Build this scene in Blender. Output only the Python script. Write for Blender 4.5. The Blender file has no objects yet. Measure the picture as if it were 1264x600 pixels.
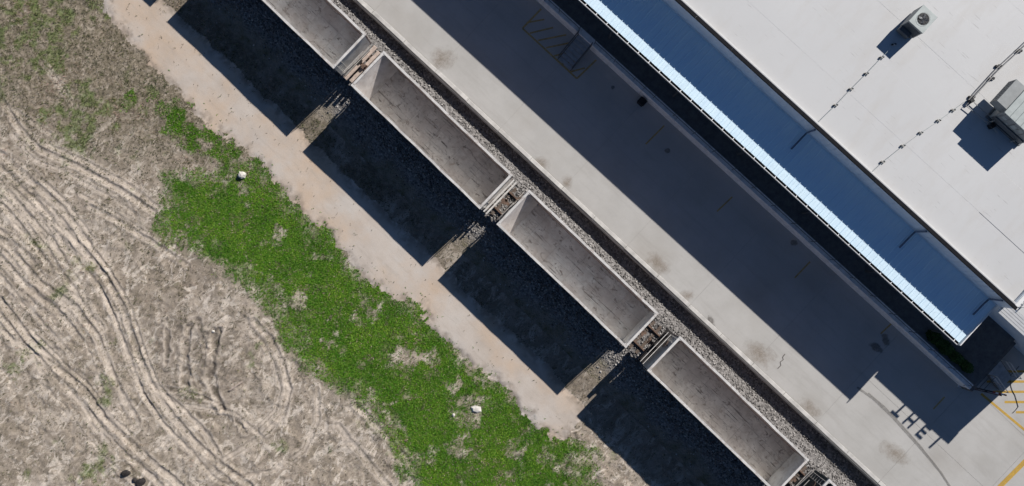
import bpy, math, random
import numpy as np
from mathutils import Vector, Matrix

random.seed(7)
S = bpy.context.scene
COL = S.collection

# ------------------------------------------------------------------ camera
HC, FPX = 55.0, 950.0                      # drone height, focal length in photo pixels
cam = bpy.data.cameras.new('drone_camera')
cam.sensor_width = 36.0
cam.lens = FPX / 1264.0 * 36.0
cam.clip_start, cam.clip_end = 0.5, 3000
co = bpy.data.objects.new('drone_camera', cam)
co.location = (0, 0, HC)
co.rotation_euler = (0, 0, 0)
COL.objects.link(co)
S.camera = co

# ------------------------------------------------------------------ light
SUN_EL = math.atan(1 / 1.42)
SD = Vector((-0.738, -0.674, 0)).normalized()          # the way shadows fall on the ground
sun = bpy.data.lights.new('sun', 'SUN')
sun.energy = 4.9
sun.angle = math.radians(0.53)
sun.color = (1.0, 0.965, 0.925)
so = bpy.data.objects.new('sun', sun)
d = Vector((SD.x * math.cos(SUN_EL), SD.y * math.cos(SUN_EL), -math.sin(SUN_EL)))
so.rotation_euler = d.to_track_quat('-Z', 'Y').to_euler()
so.location = (40, 36, 60)
COL.objects.link(so)
W = bpy.data.worlds.new('World')
S.world = W
W.use_nodes = True
sky = W.node_tree.nodes.new('ShaderNodeTexSky')
sky.sky_type = 'NISHITA'
sky.sun_disc = False
sky.sun_elevation = SUN_EL
sky.sun_rotation = math.atan2(-SD.x, -SD.y)
sky.air_density = 1.0
sky.dust_density = 0.15
sky.ozone_density = 6.0
sky.altitude = 2000
bg = W.node_tree.nodes['Background']
W.node_tree.links.new(sky.outputs[0], bg.inputs[0])
bg.inputs[1].default_value = 0.05
vs = S.view_settings
vs.view_transform = 'Standard'
vs.look = 'None'
vs.exposure = 0.2
vs.gamma = 1.0
vs.use_curve_mapping = False
S.render.engine = 'CYCLES'
S.cycles.max_bounces = 8
S.cycles.diffuse_bounces = 5

# ------------------------------------------------------------------ helpers
def U(px, py, z=0.0):
    """photo pixel + height above the dirt -> point of the place"""
    k = (HC - z) / FPX
    return Vector(((px - 632) * k, -(py - 300) * k, z))

class MB:
    def __init__(s):
        s.v, s.f = [], []
    def poly(s, pts):
        n = len(s.v); s.v += [tuple(p) for p in pts]; s.f.append(tuple(range(n, n + len(pts))))
        return s
    def box(s, x0, x1, y0, y1, z0, z1, M=None, bev=0.0):
        n = len(s.v)
        if bev > 0:
            b = bev
            ring0 = [(x0, y0), (x1, y0), (x1, y1), (x0, y1)]
            ring1 = [(x0 + b, y0 + b), (x1 - b, y0 + b), (x1 - b, y1 - b), (x0 + b, y1 - b)]
            vv = [(x, y, z0) for x, y in ring0] + [(x, y, z1 - b) for x, y in ring0] + [(x, y, z1) for x, y in ring1]
            ff = [(3, 2, 1, 0), (8, 9, 10, 11)]
            for k in range(4):
                j = (k + 1) % 4
                ff += [(k, j, 4 + j, 4 + k), (4 + k, 4 + j, 8 + j, 8 + k)]
        else:
            vv = [(x0, y0, z0), (x1, y0, z0), (x1, y1, z0), (x0, y1, z0), (x0, y0, z1), (x1, y0, z1), (x1, y1, z1), (x0, y1, z1)]
            ff = [(3, 2, 1, 0), (4, 5, 6, 7), (0, 1, 5, 4), (1, 2, 6, 5), (2, 3, 7, 6), (3, 0, 4, 7)]
        if M is not None:
            vv = [tuple(M @ Vector(p)) for p in vv]
        s.v += vv
        s.f += [tuple(i + n for i in f) for f in ff]
        return s
    def tube(s, pts, r, seg=6, caps=True):
        pts = [Vector(p) for p in pts]
        n0 = len(s.v)
        for i, p in enumerate(pts):
            t = (pts[min(i + 1, len(pts) - 1)] - pts[max(i - 1, 0)]).normalized()
            up = Vector((0, 0, 1)) if abs(t.z) < 0.9 else Vector((1, 0, 0))
            a = t.cross(up).normalized(); b = t.cross(a).normalized()
            for k in range(seg):
                an = 2 * math.pi * k / seg
                s.v.append(tuple(p + (a * math.cos(an) + b * math.sin(an)) * r))
        for i in range(len(pts) - 1):
            for k in range(seg):
                j = (k + 1) % seg
                s.f.append((n0 + i * seg + k, n0 + i * seg + j, n0 + (i + 1) * seg + j, n0 + (i + 1) * seg + k))
        if caps:
            s.f.append(tuple(n0 + k for k in range(seg))[::-1])
            m = n0 + (len(pts) - 1) * seg
            s.f.append(tuple(m + k for k in range(seg)))
        return s
    def prism(s, poly2, axis, a0, a1):
        """2D outline extruded along an axis ('x': outline is (y,z); 'y': (x,z); 'z': (x,y))"""
        n = len(s.v); m = len(poly2)
        for a in (a0, a1):
            for p, q in poly2:
                s.v.append({'x': (a, p, q), 'y': (p, a, q), 'z': (p, q, a)}[axis])
        s.f.append(tuple(range(n, n + m))[::-1]); s.f.append(tuple(range(n + m, n + 2 * m)))
        for k in range(m):
            j = (k + 1) % m
            s.f.append((n + k, n + j, n + m + j, n + m + k))
        return s
    def mesh(s, name, mat):
        me = bpy.data.meshes.new(name)
        me.from_pydata(s.v, [], s.f)
        if mat is not None:
            me.materials.append(mat)
        me.update()
        return me
    def build(s, name, mat, parent=None, loc=None, rz=0.0, fix=True):
        me = s.mesh(name, mat)
        if fix:
            import bmesh
            bm = bmesh.new(); bm.from_mesh(me)
            bmesh.ops.recalc_face_normals(bm, faces=bm.faces)
            bm.to_mesh(me); bm.free()
        return link(name, me, parent, loc, rz)

def link(name, me, parent=None, loc=None, rz=0.0):
    o = bpy.data.objects.new(name, me)
    COL.objects.link(o)
    if parent is not None:
        o.parent = parent
    if loc is not None:
        o.location = loc
    if rz:
        o.rotation_euler = (0, 0, rz)
    return o

def tag(o, label, cat, group=None):
    o['label'] = label; o['category'] = cat
    if group:
        o['group'] = group
    return o

def thing(name, label, cat, loc=(0, 0, 0), rz=0.0, group=None):
    o = link(name, None, None, loc, rz)
    o.empty_display_size = 0.3
    return tag(o, label, cat, group)

def struct(o):
    o['kind'] = 'structure'
    return o

def copy_tree(o, parent=None):
    c = o.copy(); COL.objects.link(c); c.parent = parent
    for ch in list(o.children):
        copy_tree(ch, c)
    return c

# ------------------------------------------------------------------ materials
class Mat:
    def __init__(s, name, rough=0.85, metal=0.0, spec=0.3):
        s.m = bpy.data.materials.new(name); s.m.use_nodes = True
        s.nt = s.m.node_tree; s.b = s.nt.nodes['Principled BSDF']
        s.b.inputs['Roughness'].default_value = rough
        s.b.inputs['Metallic'].default_value = metal
        s.b.inputs['Specular IOR Level'].default_value = spec
        s.tc = s.nt.nodes.new('ShaderNodeTexCoord')
        s.col = None
    def n(s, t, **kw):
        x = s.nt.nodes.new(t)
        for k, v in kw.items():
            setattr(x, k, v)
        return x
    def l(s, a, b):
        s.nt.links.new(a, b)
    def coord(s, scale=(1, 1, 1), rot=0.0, space='Object', rnd=False):
        mp = s.n('ShaderNodeMapping')
        mp.inputs['Scale'].default_value = scale
        mp.inputs['Rotation'].default_value = (0, 0, rot)
        if space == 'World':
            g = s.n('ShaderNodeNewGeometry'); src = g.outputs['Position']
        else:
            src = s.tc.outputs[space]
        if rnd:
            oi = s.n('ShaderNodeObjectInfo'); mu = s.n('ShaderNodeMath', operation='MULTIPLY'); mu.inputs[1].default_value = 97.0
            s.l(oi.outputs['Random'], mu.inputs[0])
            ad = s.n('ShaderNodeVectorMath', operation='ADD')
            s.l(src, ad.inputs[0]); s.l(mu.outputs[0], ad.inputs[1]); src = ad.outputs[0]
        if rot:                              # turn first, then stretch
            mp.inputs['Rotation'].default_value = (0, 0, 0)
            m0 = s.n('ShaderNodeMapping'); m0.inputs['Rotation'].default_value = (0, 0, rot)
            s.l(src, m0.inputs['Vector']); src = m0.outputs[0]
        s.l(src, mp.inputs['Vector'])
        return mp.outputs[0]
    def noise(s, scale, detail=5, rough=0.6, vec=None, dist=0.0):
        x = s.n('ShaderNodeTexNoise')
        x.inputs['Scale'].default_value = scale; x.inputs['Detail'].default_value = detail
        x.inputs['Roughness'].default_value = rough; x.inputs['Distortion'].default_value = dist
        s.l(vec if vec is not None else s.coord(space='World'), x.inputs['Vector'])
        return x.outputs['Fac']
    def ramp(s, fac, stops):
        r = s.n('ShaderNodeValToRGB'); e = r.color_ramp.elements
        while len(e) < len(stops):
            e.new(0.5)
        for i, (p, c) in enumerate(stops):
            e[i].position = p
            e[i].color = (c[0], c[1], c[2], 1) if hasattr(c, '__len__') else (c, c, c, 1)
        s.l(fac, r.inputs[0])
        return r.outputs[0]
    def mix(s, fac, a, b, mode='MIX'):
        x = s.n('ShaderNodeMix', data_type='RGBA', blend_type=mode)
        if hasattr(fac, 'is_linked') or hasattr(fac, 'links'):
            s.l(fac, x.inputs[0])
        else:
            x.inputs[0].default_value = fac
        for v, i in ((a, 6), (b, 7)):
            if hasattr(v, 'links'):
                s.l(v, x.inputs[i])
            else:
                x.inputs[i].default_value = (v[0], v[1], v[2], 1)
        return x.outputs[2]
    def mul(s, a, b, op='MULTIPLY'):
        x = s.n('ShaderNodeMath', operation=op)
        for v, i in ((a, 0), (b, 1)):
            if hasattr(v, 'links'):
                s.l(v, x.inputs[i])
            else:
                x.inputs[i].default_value = v
        return x.outputs[0]
    def color(s, c):
        if hasattr(c, 'links'):
            s.l(c, s.b.inputs['Base Color'])
        else:
            s.b.inputs['Base Color'].default_value = (c[0], c[1], c[2], 1)
        return s
    def bump(s, h, strength=0.4, dist=0.02):
        x = s.n('ShaderNodeBump'); x.inputs['Strength'].default_value = strength; x.inputs['Distance'].default_value = dist
        s.l(h, x.inputs['Height']); s.l(x.outputs[0], s.b.inputs['Normal'])
        return s
    def attr(s, name):
        a = s.n('ShaderNodeAttribute'); a.attribute_name = name
        return a.outputs['Fac']
    def island(s):
        return s.n('ShaderNodeNewGeometry').outputs['Random Per Island']

def simple(name, c, rough=0.7, metal=0.0, var=0.25, scale=3.0, bump=0.15, spec=0.3):
    m = Mat(name, rough, metal, spec)
    f = m.noise(scale, 6, 0.65)
    lo = [x * (1 - var) for x in c]; hi = [min(1, x * (1 + var)) for x in c]
    m.color(m.ramp(f, [(0.3, lo), (0.7, hi)]))
    if bump:
        m.bump(m.noise(scale * 8, 4), bump, 0.01)
    return m.m

E_ANG = -math.radians(42.35)               # building runs this way
T_ANG = -math.radians(43.8)                # track runs this way

def mk_concrete():
    m = Mat('lot_concrete', 0.85)
    base = m.ramp(m.noise(0.35, 8, 0.62), [(0.3, (0.395, 0.38, 0.355)), (0.55, (0.445, 0.43, 0.405)), (0.75, (0.475, 0.46, 0.435))])
    streak = m.noise(1.0, 6, 0.7, m.coord((0.25, 2.2, 1), -E_ANG, 'World'))
    c = m.mix(m.ramp(streak, [(0.52, 0.0), (0.8, 0.35)]), base, (0.27, 0.25, 0.225))
    speck = m.noise(9.0, 6, 0.8)
    c = m.mix(m.ramp(speck, [(0.55, 0.0), (0.8, 0.28)]), c, (0.24, 0.225, 0.2))
    blot = m.noise(0.16, 3, 0.5)
    c = m.mix(m.ramp(blot, [(0.55, 0.0), (0.72, 0.30)]), c, (0.27, 0.235, 0.19))
    fine = m.ramp(m.noise(60, 2, 0.5), [(0.2, 0.9), (0.8, 1.08)])
    c = m.mix(0.8, c, fine, 'MULTIPLY')
    m.color(c); m.bump(m.noise(30, 5), 0.12, 0.01)
    return m.m
def mk_stain(name, c, lo, hi, amt, scale=1.1):
    m = Mat(name, 0.9)
    v = m.coord((1, 1, 1), 0, 'Object')
    sp = m.n('ShaderNodeVectorMath', operation='LENGTH'); m.l(v, sp.inputs[0])
    r = m.mul(sp.outputs['Value'], m.mul(m.mul(m.noise(scale, 6, 0.7), 0.5, 'SUBTRACT'), 1.9), 'ADD')
    a = m.ramp(r, [(lo, amt), (hi, 0.0)])
    a2 = m.mul(a, m.ramp(m.noise(7, 5, 0.7), [(0.25, 0.35), (0.7, 1.0)]))
    tr = m.n('ShaderNodeBsdfTransparent'); mx = m.n('ShaderNodeMixShader')
    m.color(c); m.l(a2, mx.inputs[0]); m.l(tr.outputs[0], mx.inputs[1]); m.l(m.b.outputs[0], mx.inputs[2])
    m.l(mx.outputs[0], m.nt.nodes['Material Output'].inputs[0])
    return m.m
def mk_worn_paint(name, c, amt):
    m = Mat(name, 0.8)
    f = m.noise(5, 8, 0.75)
    a = m.ramp(f, [(0.42 - amt * .2, 1.0), (0.62 - amt * .1, 1.0 - amt)])
    tr = m.n('ShaderNodeBsdfTransparent'); mx = m.n('ShaderNodeMixShader')
    m.color(m.ramp(m.noise(2, 5), [(0.3, [x * .8 for x in c]), (0.7, c)])); m.l(a, mx.inputs[0]); m.l(tr.outputs[0], mx.inputs[1]); m.l(m.b.outputs[0], mx.inputs[2])
    m.l(mx.outputs[0], m.nt.nodes['Material Output'].inputs[0])
    return m.m
def mk_dirt():
    m = Mat('field_dirt', 0.95, spec=0.15)
    big = m.noise(0.22, 6, 0.62)
    c = m.ramp(big, [(0.3, (0.36, 0.295, 0.235)), (0.5, (0.445, 0.375, 0.305)), (0.72, (0.50, 0.43, 0.36))])
    prov = m.noise(0.13, 5, 0.6, m.coord((1, 1, 1), 1.1, 'World'), 0.5)
    c = m.mix(m.ramp(prov, [(0.46, 0.0), (0.6, 0.6)]), c, (0.25, 0.205, 0.155))
    med = m.noise(0.8, 10, 0.76, m.coord((1.4, 0.8, 1), 0.8, 'World'), 0.6)
    c = m.mix(m.ramp(med, [(0.47, 0.0), (0.56, 0.8)]), c, (0.235, 0.195, 0.148))
    drk = m.noise(1.9, 10, 0.82, m.coord((1.3, 0.8, 1), 0.9, 'World'), 0.8)
    c = m.mix(m.ramp(drk, [(0.555, 0.0), (0.61, 0.85)]), c, (0.115, 0.095, 0.07))
    pale = m.noise(0.9, 10, 0.76, m.coord((1.5, 0.8, 1), 0.7, 'World'), 0.8)
    c = m.mix(m.ramp(pale, [(0.52, 0.0), (0.57, 0.95)]), c, (0.62, 0.54, 0.455))
    c = m.mix(m.attr('veg'), c, m.ramp(m.noise(2.4, 8, 0.75), [(0.38, (0.11, 0.095, 0.06)), (0.52, (0.235, 0.195, 0.14)), (0.66, (0.44, 0.375, 0.305))]))
    c = m.mix(m.attr('green'), c, m.ramp(m.noise(3.5, 6, 0.7), [(0.35, (0.055, 0.14, 0.009)), (0.65, (0.13, 0.20, 0.03))]))
    c = m.mix(m.attr('mud_shade'), c, (0.10, 0.083, 0.066))  # muddy soil, rut-edge shade and wagon-shadow darkening share this colour
    c = m.mix(m.attr('crest'), c, (0.55, 0.47, 0.39))
    g = m.ramp(m.noise(11, 6, 0.85), [(0.25, 0.6), (0.75, 1.38)])
    c = m.mix(1.0, c, g, 'MULTIPLY')
    m.color(c); m.bump(m.noise(7, 9, 0.8), 0.6, 0.06)
    return m.m
def mk_path():
    m = Mat('path_sand', 0.9, spec=0.2)
    c = m.ramp(m.noise(0.3, 6, 0.6), [(0.3, (0.44, 0.375, 0.315)), (0.5, (0.52, 0.455, 0.395)), (0.72, (0.54, 0.50, 0.455))])
    tan = m.noise(0.16, 5, 0.6, m.coord((1, 1, 1), 0.4, 'World'))
    c = m.mix(m.ramp(tan, [(0.45, 0.0), (0.6, 0.8)]), c, (0.53, 0.40, 0.29))
    s2 = m.noise(1.4, 7, 0.7, m.coord((0.35, 2.0, 1), -T_ANG, 'World'), 0.4)
    c = m.mix(m.ramp(s2, [(0.52, 0.0), (0.75, 0.5)]), c, (0.38, 0.325, 0.27))
    spot = m.noise(6, 5, 0.7)
    c = m.mix(m.ramp(spot, [(0.62, 0.0), (0.72, 0.6)]), c, (0.24, 0.19, 0.145))
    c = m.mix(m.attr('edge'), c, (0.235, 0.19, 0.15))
    c = m.mix(1.0, c, m.ramp(m.noise(25, 4, 0.7), [(0.25, 0.86), (0.75, 1.1)]), 'MULTIPLY')
    m.color(c); m.bump(m.noise(10, 7, 0.7), 0.3, 0.02)
    return m.m
def mk_bed():
    m = Mat('track_bed', 0.95, spec=0.15)
    v = m.n('ShaderNodeTexVoronoi'); v.inputs['Scale'].default_value = 8.0
    m.l(m.coord(space='World'), v.inputs['Vector'])
    st = m.mix(1.0, (0.19, 0.178, 0.168), m.ramp(m.mul(v.outputs['Color'], 1.0), [(0.1, 0.5), (0.9, 1.5)]), 'MULTIPLY')
    dr = m.ramp(m.noise(1.2, 7, 0.7), [(0.35, (0.12, 0.11, 0.06)), (0.5, (0.21, 0.18, 0.14)), (0.7, (0.29, 0.25, 0.205))])
    c = m.mix(m.attr('stone'), dr, st)
    m.color(c); m.bump(m.mul(v.outputs['Distance'], -1.0), 0.7, 0.06)
    return m.m
def mk_stone():
    m = Mat('ballast_stone', 0.9, spec=0.2)
    m.color(m.ramp(m.island(), [(0.0, (0.10, 0.093, 0.088)), (0.35, (0.18, 0.168, 0.158)), (0.7, (0.29, 0.27, 0.25)), (1.0, (0.46, 0.435, 0.41))]))
    return m.m
def mk_blades(name, a, b, c):
    m = Mat(name, 0.7, spec=0.2)
    r = m.ramp(m.island(), [(0.0, a), (0.55, b), (1.0, c)])
    p = m.ramp(m.noise(0.38, 8, 0.68), [(0.32, (0.5, 0.66, 0.5)), (0.5, (1.0, 1.0, 1.0)), (0.68, (1.6, 1.3, 1.5))])
    m.color(m.mix(1.0, r, p, 'MULTIPLY'))
    m.b.inputs['Transmission Weight'].default_value = 0.0
    return m.m
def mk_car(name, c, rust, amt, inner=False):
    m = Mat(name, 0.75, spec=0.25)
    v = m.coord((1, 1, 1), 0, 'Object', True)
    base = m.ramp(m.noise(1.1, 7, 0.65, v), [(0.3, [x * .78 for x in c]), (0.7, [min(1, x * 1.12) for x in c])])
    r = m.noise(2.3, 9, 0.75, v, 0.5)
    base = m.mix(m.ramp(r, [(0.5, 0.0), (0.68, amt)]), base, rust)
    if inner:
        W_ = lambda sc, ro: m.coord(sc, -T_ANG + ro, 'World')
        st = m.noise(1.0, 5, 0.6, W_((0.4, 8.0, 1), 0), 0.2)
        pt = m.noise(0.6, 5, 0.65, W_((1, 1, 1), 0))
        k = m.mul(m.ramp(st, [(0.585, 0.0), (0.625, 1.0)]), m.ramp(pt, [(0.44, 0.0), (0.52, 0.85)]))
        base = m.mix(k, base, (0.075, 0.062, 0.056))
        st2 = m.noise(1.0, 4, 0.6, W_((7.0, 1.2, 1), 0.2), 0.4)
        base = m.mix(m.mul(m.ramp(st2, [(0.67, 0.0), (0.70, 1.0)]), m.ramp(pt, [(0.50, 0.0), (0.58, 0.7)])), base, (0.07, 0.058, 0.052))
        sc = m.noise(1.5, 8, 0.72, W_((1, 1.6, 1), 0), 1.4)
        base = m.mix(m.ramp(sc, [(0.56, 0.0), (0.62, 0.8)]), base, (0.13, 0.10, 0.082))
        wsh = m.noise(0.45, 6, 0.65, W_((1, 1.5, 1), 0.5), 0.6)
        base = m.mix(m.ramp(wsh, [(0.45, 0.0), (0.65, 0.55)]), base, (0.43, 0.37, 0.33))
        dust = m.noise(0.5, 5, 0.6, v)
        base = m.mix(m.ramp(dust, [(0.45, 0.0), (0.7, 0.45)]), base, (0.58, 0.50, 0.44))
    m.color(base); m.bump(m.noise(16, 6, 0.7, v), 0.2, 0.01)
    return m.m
def mk_roof():
    m = Mat('white_membrane', 0.55, spec=0.35)
    c = m.ramp(m.noise(0.12, 6, 0.6), [(0.3, (0.505, 0.50, 0.49)), (0.7, (0.55, 0.545, 0.535))])
    st = m.noise(1.0, 4, 0.6, m.coord((0.8, 10.0, 1), -E_ANG, 'World'), 0.15)
    pt = m.noise(0.45, 3, 0.5)
    k = m.mul(m.ramp(st, [(0.645, 0.0), (0.675, 1.0)]), m.ramp(pt, [(0.47, 0.0), (0.53, 0.7)]))
    c = m.mix(k, c, (0.36, 0.35, 0.34))
    wash = m.noise(0.5, 7, 0.7, m.coord((1.2, 0.35, 1), -E_ANG, 'World'))
    c = m.mix(m.ramp(wash, [(0.48, 0.0), (0.72, 0.55)]), c, (0.46, 0.435, 0.40))
    m.color(c); m.bump(m.noise(1.3, 5), 0.12, 0.03)
    return m.m
def mk_galv():
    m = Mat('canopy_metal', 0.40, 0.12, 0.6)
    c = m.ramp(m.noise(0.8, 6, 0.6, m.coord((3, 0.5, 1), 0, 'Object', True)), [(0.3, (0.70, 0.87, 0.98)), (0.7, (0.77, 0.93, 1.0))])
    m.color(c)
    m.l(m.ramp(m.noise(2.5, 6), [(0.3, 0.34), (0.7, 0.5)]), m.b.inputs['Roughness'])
    return m.m

CONC = mk_concrete()
CURB = simple('curb_concrete', (0.52, 0.50, 0.465), 0.85, var=0.25, scale=1.2)
DIRT = mk_dirt(); PATH = mk_path(); BED = mk_bed(); STONE = mk_stone()
GRASS = mk_blades('green_grass', (0.04, 0.145, 0.004), (0.07, 0.195, 0.007), (0.165, 0.26, 0.028))
DRY = mk_blades('dry_grass', (0.10, 0.085, 0.05), (0.20, 0.165, 0.11), (0.34, 0.285, 0.21))
OLIVE = mk_blades('olive_grass', (0.05, 0.07, 0.015), (0.10, 0.12, 0.035), (0.19, 0.18, 0.09))
WEED = mk_blades('weed', (0.04, 0.045, 0.016), (0.075, 0.075, 0.03), (0.12, 0.11, 0.055))
LEAF = mk_blades('shrub_leaf', (0.015, 0.04, 0.008), (0.03, 0.075, 0.014), (0.06, 0.12, 0.03))
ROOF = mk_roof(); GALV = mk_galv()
COPE = simple('black_coping', (0.012, 0.012, 0.014), 0.75, var=0.2, spec=0.1)
WALLM = simple('wall_metal', (0.66, 0.71, 0.76), 0.5, 0.0, var=0.08, scale=1.0, bump=0.05)
DOCKF = simple('dock_shaded_concrete', (0.115, 0.117, 0.12), 0.9, var=0.3)  # grey deck concrete, colour darkened for the deep shade under the canopy
DOCKW = simple('dock_concrete', (0.72, 0.72, 0.72), 0.85, var=0.2)
RAILM = simple('rail_paint', (0.10, 0.105, 0.11), 0.5, 0.3, var=0.2)
STEEL = simple('dark_steel', (0.045, 0.04, 0.038), 0.6, 0.5, var=0.4)
RUST = simple('rusty_iron', (0.15, 0.10, 0.075), 0.85, 0.2, var=0.5, scale=5)
RTOP = simple('rail_top', (0.30, 0.27, 0.25), 0.4, 0.8, var=0.2)
TIE = simple('tie_wood', (0.13, 0.10, 0.08), 0.9, var=0.4, scale=6, bump=0.4)
BOARD = simple('faded_board', (0.46, 0.37, 0.31), 0.85, var=0.3, scale=6, bump=0.3)
PALEB = simple('pale_steel', (0.55, 0.52, 0.48), 0.7, var=0.3, scale=5)
GREY = simple('unit_grey', (0.27, 0.28, 0.275), 0.5, 0.1, var=0.12)
PALEG = simple('unit_pale', (0.37, 0.40, 0.385), 0.5, 0.1, var=0.12)
DGREY = simple('unit_dark', (0.13, 0.135, 0.14), 0.5, 0.2, var=0.2)
BLACK = simple('black_plastic', (0.015, 0.015, 0.016), 0.5, var=0.2)
DSPT = simple('downspout_paint', (0.13, 0.16, 0.22), 0.5)
RED = simple('red_paint', (0.30, 0.035, 0.03), 0.5, var=0.15)
WHITE = simple('white_paint', (0.72, 0.71, 0.69), 0.6, var=0.08)
YEL = mk_worn_paint('yellow_paint', (0.62, 0.38, 0.06), 0.35)
YELF = mk_worn_paint('faded_yellow_paint', (0.60, 0.42, 0.15), 0.45)
SOFT = mk_stain('rust_stain', (0.28, 0.215, 0.15), 0.0, 1.0, 0.55, 1.8)
DARKST = mk_stain('dark_stain', (0.13, 0.115, 0.10), 0.5, 0.75, 0.6)
TYRE = mk_worn_paint('tyre_mark', (0.30, 0.285, 0.265), 0.6)
COPPER = simple('pipe_grey', (0.30, 0.29, 0.28), 0.5, 0.3)
CAR_OUT = mk_car('car_outer', (0.30, 0.285, 0.27), (0.14, 0.085, 0.06), 0.7)
CAR_RIM = mk_car('car_rim', (0.62, 0.595, 0.56), (0.27, 0.19, 0.145), 0.75)
CAR_FLOOR = mk_car('car_floor', (0.74, 0.715, 0.675), (0.42, 0.34, 0.28), 0.6, True)
CAR_WALL = mk_car('car_wall', (0.66, 0.65, 0.62), (0.27, 0.20, 0.155), 0.6)
CAR_FLOOR2 = mk_car('car_floor_brown', (0.66, 0.61, 0.55), (0.30, 0.225, 0.17), 0.75, True)
CAR_SLOPE = mk_car('car_slope', (0.52, 0.48, 0.45), (0.26, 0.19, 0.15), 0.5)
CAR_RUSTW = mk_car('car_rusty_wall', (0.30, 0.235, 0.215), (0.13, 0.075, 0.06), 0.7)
CAR_DARK = mk_car('car_dark', (0.06, 0.075, 0.08), (0.05, 0.04, 0.035), 0.5)

# ------------------------------------------------------------------ numpy noise
def vnoise(x, y, seed=0):
    xi = np.floor(x).astype(np.int64); yi = np.floor(y).astype(np.int64)
    fx, fy = x - xi, y - yi
    fx = fx * fx * (3 - 2 * fx); fy = fy * fy * (3 - 2 * fy)
    def h(a, b):
        n = (a * 374761393 + b * 668265263 + seed * 974634777) & 0x7fffffff
        n = ((n ^ (n >> 13)) * 1274126177) & 0x7fffffff
        n = ((n ^ (n >> 16)) * 1103515245) & 0x7fffffff
        return (n & 0xffff) / 65535.0
    return (h(xi, yi) * (1 - fx) + h(xi + 1, yi) * fx) * (1 - fy) + (h(xi, yi + 1) * (1 - fx) + h(xi + 1, yi + 1) * fx) * fy
def fbm(x, y, s, o=4, seed=0, g=0.5):
    r = 0; a = 1.0; t = 0
    for i in range(o):
        r = r + a * vnoise(x * s + 13.7 * i, y * s - 7.1 * i, seed + i); t += a; a *= g; s *= 2.03
    return r / t
def sstep(a, b, x):
    t = np.clip((x - a) / (b - a), 0, 1)
    return t * t * (3 - 2 * t)
def seg_dist(X, Y, pts):
    """distance to a polyline and the signed side"""
    best = np.full(X.shape, 1e9); side = np.zeros(X.shape)
    for (ax, ay), (bx, by) in zip(pts[:-1], pts[1:]):
        dx, dy = bx - ax, by - ay
        L2 = dx * dx + dy * dy + 1e-9
        t = np.clip(((X - ax) * dx + (Y - ay) * dy) / L2, 0, 1)
        ex, ey = X - ax - t * dx, Y - ay - t * dy
        dd = np.hypot(ex, ey)
        m = dd < best
        best = np.where(m, dd, best)
        side = np.where(m, np.sign(dx * (Y - ay) - dy * (X - ax)), side)
    return best, side
def inside(X, Y, poly):
    c = np.zeros(X.shape, bool); n = len(poly)
    for i in range(n):
        x0, y0 = poly[i]; x1, y1 = poly[(i + 1) % n]
        if y0 == y1:
            continue
        c ^= ((y0 > Y) != (y1 > Y)) & (X < (x1 - x0) * (Y - y0) / (y1 - y0) + x0)
    return c
def sdist(X, Y, poly):
    dd, _ = seg_dist(X, Y, poly + [poly[0]])
    return np.where(inside(X, Y, poly), dd, -dd)
G = HC / FPX
def gp(pts):                                # photo pixels on the ground -> metres
    return [((x - 632) * G, -(y - 300) * G) for x, y in pts]

# ------------------------------------------------------------------ the open field
tx, ty = math.cos(T_ANG), math.sin(T_ANG)   # along the track
nx, ny = -ty, tx                            # across it, towards the building
TRACK_Y = 1.72
def trk(X, Y):
    return X * tx + Y * ty, X * nx + Y * ny

PATH_POLY = gp([(60, -90), (120, -10), (150, 45), (190, 85), (222, 112), (245, 140), (272, 168), (315, 196), (345, 228), (375, 266), (412, 290), (428, 326),
                (462, 350), (490, 371), (518, 375), (538, 408), (572, 445), (618, 478), (648, 508), (676, 540), (698, 546), (716, 518),
                (740, 510), (690, 450), (560, 325), (400, 165), (300, 60), (170, -90)])
GREEN_POLY = gp([(195, 208), (232, 205), (262, 206), (322, 186), (358, 220), (388, 256), (424, 280), (442, 318), (474, 338), (500, 358), (530, 362), (552, 396),
                 (584, 432), (630, 465), (660, 496), (690, 528), (712, 538), (740, 552), (760, 640), (530, 680), (500, 600), (478, 555), (436, 500), (392, 470), (352, 440), (335, 395),
                 (285, 350), (228, 318), (186, 285), (198, 255)])
GREEN2 = gp([(205, 130), (240, 118), (280, 160), (318, 192), (280, 205), (235, 182), (200, 165)])
STRIP_DRY = gp([(718, 530), (750, 560), (800, 620), (740, 640), (700, 560)])
BARE = [gp([(x, y)])[0] + (r * G,) for x, y, r in ((582, 505, 26), (428, 302, 16), (500, 442, 16), (370, 375, 14), (505, 445, 12), (560, 480, 10), (345, 290, 9),
        (262, 330, 10), (395, 245, 8), (455, 385, 14), (530, 440, 9), (640, 560, 14), (572, 555, 14), (300, 240, 10), (480, 505, 9), (690, 585, 12), (410, 420, 10))]
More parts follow.
